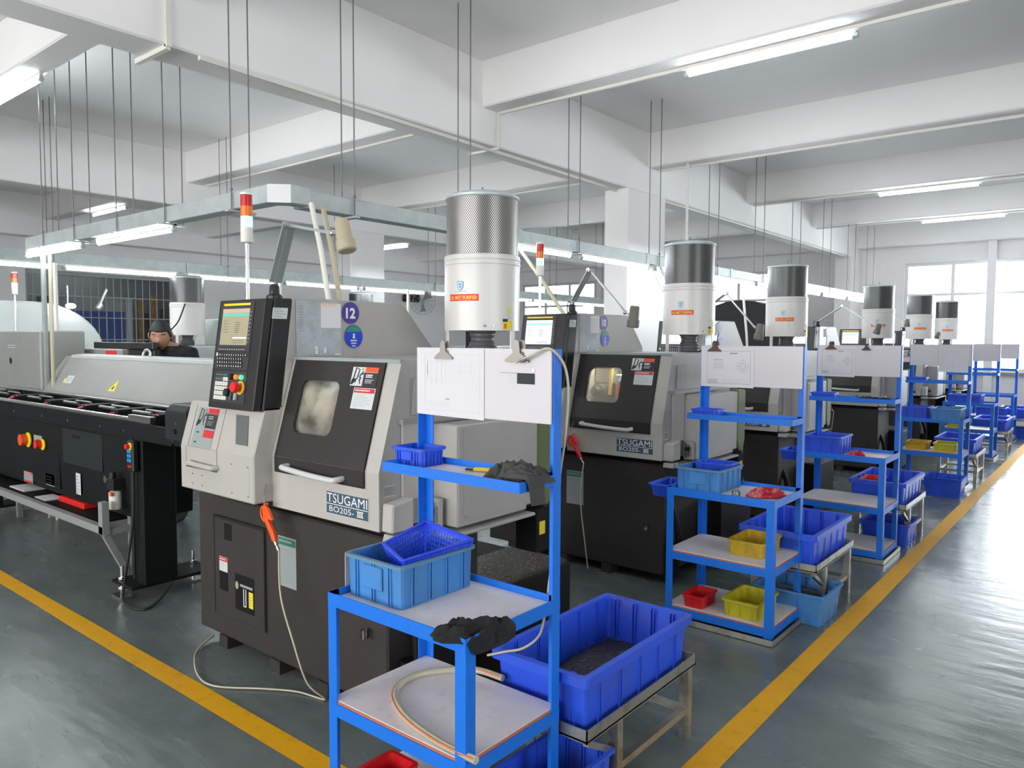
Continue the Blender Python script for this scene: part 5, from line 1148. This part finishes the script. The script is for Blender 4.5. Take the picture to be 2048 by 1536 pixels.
make_bin('small_bin', *at(3, -.01, .20, .25, .40), 1.113, .05, 'bin_blue', 'flat blue bin on the upper tray of the fourth rack', 'bin', 'small blue bins', .04, .006, (2, 2))
make_bin('yellow_bin', *at(4, .05, .27, .03, .30), .396, .08, 'bin_yellow', 'yellow bin on the middle shelf of the fifth rack', 'bin', 'yellow bins', .05, .008, (2, 2))
make_bin('crate', *at(4, .05, .45, .05, .38), .721, .12, 'bin_blue', 'bright blue crate on the top shelf of the fifth rack', 'crate', 'blue crates', .03, .010, (3, 4))
make_bin('small_bin', *at(4, .05, .30, .25, .40), 1.113, .05, 'bin_blue', 'pale blue bin on the upper tray of the fifth rack', 'bin', 'small blue bins', .04, .006, (2, 2))
make_bin('crate', *at(5, .08, .50, .05, .38), .396, .13, 'bin_blue', 'blue crate on the middle shelf of the farthest rack', 'crate', 'blue crates', .03, .010, (3, 4))

# ================================================================== swarf carts beside the racks
def make_cart(x0, x1, y0, y1, label, blabel, i, fill=True):
    L = Vector(((x0 + x1) / 2, (y0 + y1) / 2, 0)); t = thing('swarf_cart', L, label, 'cart', 'stainless swarf carts')
    b = MB('stainless'); z = .30
    for q in ((x0, x1, y0, y0 + .004), (x0, x1, y1 - .004, y1), (x0, x0 + .004, y0, y1), (x1 - .004, x1, y0, y1)): b.box(*q, z - .01, z + .035)
    b.box(x0, x1, y0, y1, z - .006, z); b.build('tray', t, origin=L)
    ym = y0 + .22
    for lx in (x0 + .03, x1 - .03):
        for ly in (ym, y1 - .02): MB('stainless').box(lx - .018, lx + .018, ly - .018, ly + .018, .0, z - .01).build('leg', t, origin=L)
        MB('stainless').box(lx - .012, lx + .012, ym, y1 - .03, .10, .125).build('side_rail', t, origin=L)
    for ly in (ym, y1 - .02): MB('stainless').box(x0 + .03, x1 - .03, ly - .012, ly + .012, .10, .125).build('cross_rail', t, origin=L)
    MB('stainless').bar((x1 - .03, y0 + .04, z - .03), (x1 - .03, ym, .17), .02, .02, up=(1, 0, 0)).build('brace', t, origin=L)
    make_bin('swarf_bin', x0 + .005, x1 - .008, y0 + .005, y1 - .01, z + .002, .188, 'bin_blue_dirty' if i == 0 else 'bin_blue', blabel, 'bin', 'large blue swarf bins', .045, .018, (4, 5), None, False, .006, .03)
    return t
make_cart(-1.668, -1.258, 1.915, 2.675, 'nearest stainless cart carrying a big blue swarf bin', 'biggest blue swarf bin, oily swarf in its bottom, right of the nearest rack', 0)
swarf_fill(-1.625, -1.30, 1.965, 2.625, .318, 'oily dark swarf covering the bottom of the biggest swarf bin', 150, 4)
make_cart(-1.72, -1.265, 4.16, 4.87, 'second stainless cart behind the second rack', 'blue swarf bin on the cart behind the second rack', 1)
make_bin('floor_bin', -1.62, -1.21, 4.14, 4.50, 0.0, .17, 'crate_blue', 'blue bin on the floor under the second cart', 'bin', 'blue floor bins', .10, .012, (3, 3))
make_cart(-1.66, -1.24, 6.15, 6.85, 'third stainless cart behind the third rack', 'blue swarf bin on the cart behind the third rack', 2)
make_bin('small_bin', -1.60, -1.45, 6.2, 6.5, .49, .04, 'bin_red', 'red bin showing over the rim behind the third rack', 'bin', 'red bins', .05, .008, (2, 2)).location.z = .44
make_bin('floor_bin', -1.58, -1.22, 6.2, 6.55, 0.0, .17, 'bin_blue', 'blue bin on the floor under the third cart', 'bin', 'blue floor bins', .10, .012, (3, 3))
make_cart(-1.66, -1.24, 9.45, 10.15, 'fourth stainless cart behind the fourth rack', 'blue swarf bin on the cart behind the fourth rack', 3)
make_bin('floor_bin', -1.58, -1.22, 8.5, 8.85, 0.0, .19, 'bin_blue', 'blue bin on the floor before the fourth rack', 'bin', 'blue floor bins', .10, .012, (3, 3))
make_cart(-1.66, -1.24, 12.15, 12.85, 'fifth stainless cart behind the fifth rack', 'blue swarf bin on the cart behind the fifth rack', 4)
make_cart(-1.62, -1.20, 14.4, 15.1, 'farthest stainless cart near the window wall', 'blue swarf bin farthest down the aisle', 5)
make_bin('floor_bin', -1.5, -1.22, 14.45, 14.8, 0.0, .17, 'bin_blue', 'blue bin on the floor farthest down the aisle', 'bin', 'blue floor bins', .10, .012, (3, 3))
# ================================================================== air guns and hoses
def air_gun(x, y, z, mat, label, hose, k=.88, lean=.24):
    """blow gun hung nozzle-up: body with trigger guard, trigger, grip, nozzle, coupling and hose; x, y, z = top of the body"""
    L = Vector((x, y, z)); t = thing('air_gun', L, label, 'air gun', 'air blow guns'); fr = frame((x, y, z), (cos(lean), 0, sin(lean)), (-sin(lean), 0, cos(lean))); s = k
    body = [(-.010, .028), (.010, .030), (.030, .010), (.048, -.028), (.062, -.052), (.034, -.044), (.020, -.040), (.052, -.105), (.060, -.150), (.036, -.152), (.022, -.110), (-.004, -.050), (-.014, -.044)]
    MB(mat).slab(fr, [(a * s, b * s) for a, b in body], -.011, .011).build('body', t, origin=L, bevel=.005)
    guard = [(-.006, .026), (-.024, .020), (-.036, -.002), (-.034, -.028), (-.018, -.046), (-.004, -.048)]
    MB(mat).tube(smooth_path([fr[0] + fr[1] * a * s + fr[2] * b * s for a, b in guard], 4), .0055 * s, 8).build('trigger_guard', t, origin=L, smooth=60)
    MB(mat).tube(smooth_path([fr[0] + fr[1] * a * s + fr[2] * b * s for a, b in ((.004, .026), (.020, .034), (.036, .030))], 4), .004 * s, 8).build('hook', t, origin=L, smooth=60)
    MB('chrome').tube(smooth_path([fr[0] + fr[1] * a * s + fr[2] * b * s for a, b in ((.0, .02), (.010, .065), (.030, .105), (.048, .128))], 4), .003, 8).build('nozzle', t, origin=L, smooth=60)
    p, q = fr[0] + fr[1] * .048 * s + fr[2] * -.15 * s, fr[0] + fr[1] * .066 * s + fr[2] * -.196 * s
    MB('chrome').tube([p, p.lerp(q, .4), p.lerp(q, .45), p.lerp(q, .8), q], [.009, .009, .006, .008, .005], 10).build('coupling', t, origin=L, smooth=40)
    if hose: MB('hose_clear').tube(smooth_path([q] + [Vector(h) for h in hose], 6), .0042, 8).build('hose', t, origin=L, smooth=60)
    return t
air_gun(-2.945, 1.872, .785, 'gun_orange', 'bright orange air gun hanging before the nearest lathe', [(-2.80, 1.85, .44), (-2.70, 1.84, .27), (-2.63, 1.86, .10), (-2.60, 1.93, .012), (-2.76, 1.90, .008), (-2.90, 1.82, .008), (-3.08, 1.70, .008), (-3.23, 1.70, .008), (-3.42, 1.78, .008), (-3.53, 1.86, .008), (-3.60, 1.98, .02)], .92)
air_gun(-2.885, 4.165, .885, 'gun_red', 'red air gun hanging before the lathe with badge 10', [(-2.80, 4.15, .5), (-2.76, 4.15, .2), (-2.74, 4.16, .03)])
air_gun(-2.60, 6.15, .87, 'gun_red', 'red air gun seen below the upper tray of the second rack', [(-2.5, 6.14, .5), (-2.46, 6.14, .2)])
air_gun(-2.80, 9.37, .86, 'gun_red', 'small red air gun seen through the third rack', [(-2.72, 9.36, .5)])
# air hose with nozzle hooked over the nearest rack's right post
P = smooth_path([(-1.481, 1.83, 1.48), (-1.426, 1.83, 1.501), (-1.376, 1.84, 1.523), (-1.353, 1.86, 1.513), (-1.343, 1.9, 1.466), (-1.344, 1.92, 1.38), (-1.363, 1.93, 1.237), (-1.381, 1.93, 1.124), (-1.408, 1.93, 0.91), (-1.416, 1.93, 0.795), (-1.44, 1.93, 0.641), (-1.457, 1.92, 0.581), (-1.512, 1.91, 0.533), (-1.582, 1.905, 0.505), (-1.656, 1.9, 0.474)], 5)
L = Vector((-1.35, 1.9, .5)); t = thing('air_hose', L, 'thin beige hose with nozzle hooked over the right post of the nearest rack', 'hose')
MB('hose_clear').tube(P, .0042, 8).build('hose', t, origin=L, smooth=60); MB('chrome').tube([P[0], P[2], P[4]], [.003, .005, .0052], 8).build('nozzle', t, origin=L, smooth=60)

# ================================================================== the row behind: round-shouldered machine, purifier, screen, person
L = Vector((-9.6, 3.1, 0)); t = thing('round_shouldered_machine', L, 'pale machine with a curved shoulder in the left background', 'machine')
prof = [(1.2, 0), (1.2, 1.92), (3.05, 1.94)] + [(3.05 + .72 * sin(radians(a)), 1.37 + .57 * cos(radians(a))) for a in range(10, 91, 10)] + [(3.80, 1.2), (3.80, 0)]
MB('feeder_lid_top').prism(prof, 'x', -10.2, -9.15).build('body', t, origin=L, bevel=.02)
MB('galvanised').box(-9.15, -9.05, 1.2, 3.0, .4, 1.62).build('front_panel', t, origin=L, bevel=.01)
MB('bulb_lit').ball((-9.05, 3.38, 1.90), .035, .055, .03).build('lamp_bulb', t, origin=L, smooth=60)
MB('chrome').cyl((-9.08, 3.36, 1.93), (-9.08, 3.36, 2.12), .008, 8).build('lamp_stem', t, origin=L)
MB('arm_grey').bar((-9.05, 3.68, 1.92), (-9.05, 3.76, 2.10), .02, .02).cyl((-9.05, 3.66, 1.88), (-9.05, 3.70, 1.93), .03, 10).build('lamp_arm', t, origin=L)
signal_tower(t, L, -9.1, 2.86, 1.60, 'g', 2.24)
make_purifier((-8.3, 4.32, 1.585), 'oil mist purifier in the left background behind the man', 'mesh_sheet_dark', -150, False)
L = Vector((-8.3, 4.5, 0)); t = thing('background_lathe', L, 'grey-white machine below the background purifier', 'machine')
MB('feeder_lid_top').box(-8.75, -7.9, 3.95, 5.3, 0, 1.466).build('body', t, origin=L, bevel=.02)
MB('feeder_lid_top').prism([(4.62, 1.466), (4.75, 1.78), (5.3, 1.78), (5.3, 1.466)], 'x', -8.75, -8.0).build('hood', t, origin=L, bevel=.01)
MB('galvanised').box(-8.25, -7.85, 3.75, 3.95, .5, 1.47).build('side_box', t, origin=L, bevel=.01)
MB('rubber').tube(smooth_path([(-8.12, 4.20, 1.93), (-8.08, 4.15, 1.85), (-8.10, 4.10, 1.72), (-8.16, 4.02, 1.60), (-8.18, 3.98, 1.47)], 5), .008, 8).build('power_cable', t, origin=L, smooth=60)
for i, (y, px, pc) in enumerate(((7.35, -9.35, 'third'), (10.3, -9.35, 'fourth'))):
    L = Vector((-9.0, y, 0)); t = thing('background_lathe', L, ['pale machine behind the hood of the nearest lathe', 'pale machine behind the second lathe, far background'][i], 'machine')
    MB('feeder_lid_top').box(-9.4, -8.6, y - .6, y + .9, 0, 1.44).build('body', t, origin=L, bevel=.02); MB('panel_black').box(-8.9, -8.6, y - .7, y - .6, 1.2, 1.70).build('panel', t, origin=L, bevel=.01)
    signal_tower(t, L, -8.8, y - .3, 1.44, 'g' if i == 0 else 'g', 2.02 if i == 0 else 1.98)
make_purifier((-9.0, 7.4, 1.585), 'oil mist purifier top showing behind the nearest lathe hood', 'mesh_sheet_dark', -150, False)
# strip cabinet with a red label behind the lid, and the black monitor
L = Vector((-7.2, 2.95, 0)); t = thing('control_cabinet', L, 'low grey cabinet with a red label behind the bar feeder lid', 'cabinet')
MB('feeder_lid').box(-8.4, -6.62, 2.86, 3.25, 0, 1.455).build('body', t, origin=L, bevel=.008)
MB('sticker_red').box(-6.92, -6.72, 2.855, 2.861, 1.40, 1.442).build('red_label', t, origin=L)
L = Vector((-6.55, 2.93, 1.456)); t = thing('monitor', L, 'wide black screen with its back to the viewer, beside the man', 'monitor')
MB('black_plastic').box(-7.28, -6.15, 2.90, 2.94, 1.455, 1.515).build('top_bezel', t, origin=L, bevel=.006)
MB('black_plastic').box(-6.60, -6.15, 2.91, 2.96, 1.10, 1.455).build('screen_back', t, origin=L, bevel=.006)
MB('black_plastic').box(-6.44, -6.32, 2.93, 2.97, .0, 1.12).build('stand', t, origin=L)
tag(MB('chrome').tube(smooth_path([(-5.80, 2.66, 1.416), (-5.79, 2.67, 1.45), (-5.74, 2.67, 1.46), (-5.70, 2.67, 1.44), (-5.69, 2.66, 1.416)], 5), .010, 10).build('lid_handle', smooth=60), 'small bright handle on the top edge of the raised lid', 'handle')

def make_person():
    L = Vector((-6.32, 3.13, 0)); t = thing('person', L, 'man with short black hair in a black shirt looking down behind the lid', 'person')
    fx = Vector((.45, -.89, 0)).normalized(); rt = Vector((-fx.y, fx.x, 0)) * -1                # facing, and his own right-hand side... screen axis
    def P(s, f, z): return L + rt * s + fx * f + Vector((0, 0, z))
    def skin(name, pts, edges, mat, parent, sub=2):
        me = bpy.data.meshes.new(name); me.from_pydata([p[0] - L for p in pts], edges, []); ob = bpy.data.objects.new(name, me); COL.objects.link(ob); ob.parent = parent
        me.materials.append(MATS[mat]); ob.modifiers.new('skin', 'SKIN'); sk = me.skin_vertices[0].data
        for i, p in enumerate(pts): sk[i].radius = p[1] if isinstance(p[1], tuple) else (p[1], p[1]); sk[i].use_root = (i == 0)
        ob.modifiers['skin'].use_smooth_shade = True; s = ob.modifiers.new('sub', 'SUBSURF'); s.levels = sub; s.render_levels = sub
        return ob
    B = [(P(0, -.02, .98), (.15, .11)), (P(0, -.02, 1.14), (.14, .10)), (P(0, -.01, 1.31), (.16, .11)), (P(0, .0, 1.435), (.145, .085)), (P(0, .03, 1.485), (.062, .058)), (P(0, .075, 1.53), (.050, .052))]
    E_ = [(i, i + 1) for i in range(5)]
    for s in (-1, 1):
        n = len(B); B += [(P(s * .185, 0, 1.415), .060), (P(s * .235, .01, 1.24), .050), (P(s * .24, .10, 1.06), .042), (P(s * .17, .28, 1.03), .034), (P(s * .15, .34, 1.02), (.022, .036)), (P(s * .15, .37, 1.02), (.016, .038))]
        E_ += [(3, n)] + [(n + i, n + i + 1) for i in range(5)]
        n = len(B); B += [(P(s * .10, 0, .88), .085), (P(s * .11, .02, .50), .060), (P(s * .11, -.01, .10), .042), (P(s * .12, .06, .04), (.045, .035)), (P(s * .12, .15, .03), (.042, .028))]
        E_ += [(0, n)] + [(n + i, n + i + 1) for i in range(4)]
    body = skin('body', B, E_, 'clothed_body', t)
    # clothing shells follow the same skeleton, a little thicker
    g = .024; C = [(p, (r[0] + g, r[1] + g) if isinstance(r, tuple) else r + g) for p, r in B]
    idx = [1, 2, 3, 4, 6, 7, 17, 18]
    def sub(ids, edges, name, mat, trim={}):
        pts = [(C[i][0], trim.get(i, C[i][1])) for i in ids]; mp = {v: k for k, v in enumerate(ids)}
        return skin(name, pts, [(mp[a], mp[b]) for a, b in edges], mat, t)
    C[4] = (P(0, .022, 1.478), (.064, .060))
    sub([0, 1, 2, 3, 4, 6, 7, 8, 17, 18, 19], [(0, 1), (1, 2), (2, 3), (3, 4), (3, 6), (6, 7), (7, 8), (3, 17), (17, 18), (18, 19)], 'shirt', 'shirt_black')
    sub([0, 12, 13, 14, 23, 24, 25], [(0, 12), (12, 13), (13, 14), (0, 23), (23, 24), (24, 25)], 'trousers', 'trousers')
    # hands: palm plus five bent fingers
    for s in (-1, 1):
        pts = [(P(s * .15, .37, 1.02), (.014, .034)), (P(s * .15, .43, 1.015), (.012, .036))]; ed = [(0, 1)]
        for j, (o, l) in enumerate(((-.030, .052), (-.010, .062), (.010, .058), (.028, .046))):
            n = len(pts); pts += [(P(s * .15 + o, .445, 1.012), .0085), (P(s * .15 + o * 1.1, .445 + l * .55, 1.004), .0080), (P(s * .15 + o * 1.1, .445 + l, .985), .0072)]; ed += [(1, n), (n, n + 1), (n + 1, n + 2)]
        n = len(pts); pts += [(P(s * .15 - s * .040, .40, 1.012), .010), (P(s * .15 - s * .058, .435, 1.006), .009), (P(s * .15 - s * .060, .465, .998), .008)]; ed += [(0, n), (n, n + 1), (n + 1, n + 2)]
        skin('hand', pts, ed, 'skin', t)
    # head: deformed sphere, tilted down towards the screen
    hc = P(0, .115, 1.572); f2 = (Vector((.80, -.60, 0)).normalized() + Vector((0, 0, -.30))).normalized(); r2 = f2.cross(Vector((0, 0, 1))).normalized(); u2 = r2.cross(f2).normalized()
    def H(a, f, u): return hc + r2 * a + f2 * f + u2 * u
    n, m = 28, 22; vs = []
    for i in range(m + 1):
        ph = pi * i / m; zz = -cos(ph); rr = sin(ph)
        for k in range(n):
            a = 2 * pi * k / n; sx, sf = sin(a), cos(a); wx, wf, hu = .078, .097, .122
            x, f, u = sx * rr * wx, sf * rr * wf, zz * hu
            if u < -.02:                                              # jaw narrows to the chin
                q = min(1, (-.02 - u) / .10); x *= 1 - .34 * q; f = f * (1 - .16 * q) + .018 * q
                if f < 0: f *= 1 - .35 * q
            if f > .05:
                f -= .010 * max(0, 1 - abs(x) / .05) * max(0, 1 - abs(u - .012) / .022)      # eye sockets
                f += .006 * max(0, 1 - abs(u - .035) / .016)                                  # brow
                f += .030 * max(0, 1 - abs(x) / .014) * max(0, 1 - abs(u + .018) / .032) ** .7   # nose
                f += .008 * max(0, 1 - abs(x) / .032) * max(0, 1 - abs(u + .062) / .012)       # lips
            vs.append(H(x, f, u))
    fs = [(i * n + k, i * n + (k + 1) % n, (i + 1) * n + (k + 1) % n, (i + 1) * n + k) for i in range(m) for k in range(n)]
    hd = MB('skin').add(vs, fs).build('head', t, origin=L, smooth=80)
    for s in (-1, 1):
        b = MB('skin'); b.ball(H(s * .079, -.005, .0), .014, .022, .032, 10, 8); b.build('ear', hd, origin=L, smooth=80)
        MB('eye_white').ball(H(s * .031, .079, .010), .011, .006, .0045, 10, 6).mat('eye_dark').ball(H(s * .031, .084, .008), .006, .003, .0042, 8, 6).build('eye', hd, origin=L, smooth=80)
        MB('hair').tube([H(s * .014, .091, .031), H(s * .032, .090, .037), H(s * .052, .078, .032)], .0042, 6).build('eyebrow', hd, origin=L, smooth=80)
    MB('skin_lip').tube([H(-.024, .088, -.062), H(-.008, .096, -.060), H(.008, .096, -.060), H(.024, .088, -.062)], .0042, 6).build('mouth', hd, origin=L, smooth=80)
    vs = []; n, m = 32, 14                                            # hair cap with a fringe line
    for i in range(m + 1):
        for k in range(n):
            a = 2 * pi * k / n; sf = cos(a); low = .052 if sf > .55 else (.052 - .060 * min(1, (.55 - sf) / .35) if sf > .2 else (-.008 if sf > -.25 else -.055)); edge = low + .006 * noise.noise((k * .9, 1, 2))
            ph0 = math.acos(max(-1, min(1, edge / .122))); ph = ph0 * i / m; rr = sin(ph); g = 1.02 + .035 * noise.noise((sin(a) * 6, cos(a) * 6, i * .8))
            vs.append(H(sin(a) * rr * .079 * g, sf * rr * .098 * g, cos(ph) * .126 * g))
    fs = [(i * n + k, i * n + (k + 1) % n, (i + 1) * n + (k + 1) % n, (i + 1) * n + k) for i in range(m) for k in range(n)]
    o = MB('hair').add(vs, fs).build('hair', t, origin=L, smooth=80); sd = o.modifiers.new('thick', 'SOLIDIFY'); sd.thickness = .008; sd.offset = 1
    return t
make_person()

# wall fan, far covers, crates by the far wall
L = Vector((-14.2, 13.7, 2.58)); t = thing('wall_fan', L, 'caged wall fan with a dark motor in the far left background', 'fan')
MB('black_plastic').cyl((-14.6, 13.4, 2.62), (-14.25, 13.62, 2.60), .10, 14).build('motor', t, origin=L, smooth=40)
b = MB('bar_grey'); ax = Vector((1, -.35, 0)).normalized(); sd = Vector((.35, 1, 0)).normalized(); c0 = Vector((-14.2, 13.7, 2.55))
for r_ in (.36, .27, .18, .09): b.tube([c0 + (sd * cos(2 * pi * i / 28) + Vector((0, 0, 1)) * sin(2 * pi * i / 28)) * r_ for i in range(29)], .006, 6)
for i in range(14): a = 2 * pi * i / 14; b.cyl(c0 + ax * .02, c0 + (sd * cos(a) + Vector((0, 0, 1)) * sin(a)) * .36, .005, 6)
b.build('cage', t, origin=L, smooth=40)
b = MB('dim_grey')
for i in range(3):
    a = 2 * pi * i / 3 + .3; d = sd * cos(a) + Vector((0, 0, 1)) * sin(a); e = sd * cos(a + .7) + Vector((0, 0, 1)) * sin(a + .7); b.add([c0 - ax * .05, c0 - ax * .02 + d * .3, c0 - ax * .08 + e * .3], [(0, 1, 2)])
o = b.build('blade', t, origin=L); s_ = o.modifiers.new('t', 'SOLIDIFY'); s_.thickness = .006
L = Vector((-6.7, 15.9, 0)); t = thing('dark_enclosure', L, 'dark round-topped enclosure before the far window, behind the second purifier', 'enclosure')
prof = [(-7.6, 0), (-7.6, 1.7)] + [(-6.5 - 1.1 * cos(radians(a)), 1.7 + .72 * sin(radians(a))) for a in range(10, 171, 16)] + [(-5.4, 1.7), (-5.4, 0)]
MB('dark_cover').prism(prof, 'y', 15.6, 16.2).build('cover', t, origin=L, bevel=.02)
MB('dim_grey').box(-7.5, -5.5, 15.55, 15.6, .3, 1.2).build('front_panel', t, origin=L, bevel=.01)
for i, (x, y, h_, lab) in enumerate(((-4.9, 15.6, 1.5, 'grey cabinet by the far wall, left of the bright window'), (-3.0, 16.2, 1.0, 'grey cabinet under the bright far window'))):
    L = Vector((x, y, 0)); t = thing('far_cabinet', L, lab, 'cabinet'); MB('machine_grey').box(x - .5, x + .5, y - .25, y + .25, 0, h_).build('body', t, origin=L, bevel=.01)
    for s in (-1, 1): MB('machine_grey').box(x + min(0, s * .48) + .01, x + max(0, s * .48) - .01, y - .262, y - .25, .06, h_ - .05).build('door', t, origin=L, bevel=.004)
for i, (x, y, z) in enumerate(((-0.95, 15.3, 0), (-0.95, 15.3, .24), (-.45, 15.5, 0), (-.45, 15.5, .24))):
    make_bin('stacked_crate', x - .22, x + .22, y - .3, y + .3, z, .22, 'bin_blue', ['lower bright blue crate of the left far stack', 'upper bright blue crate of the left far stack', 'lower bright blue crate of the right far stack', 'upper bright blue crate of the right far stack'][i], 'crate', 'crates stacked at the far end', .02, .01, (3, 3))
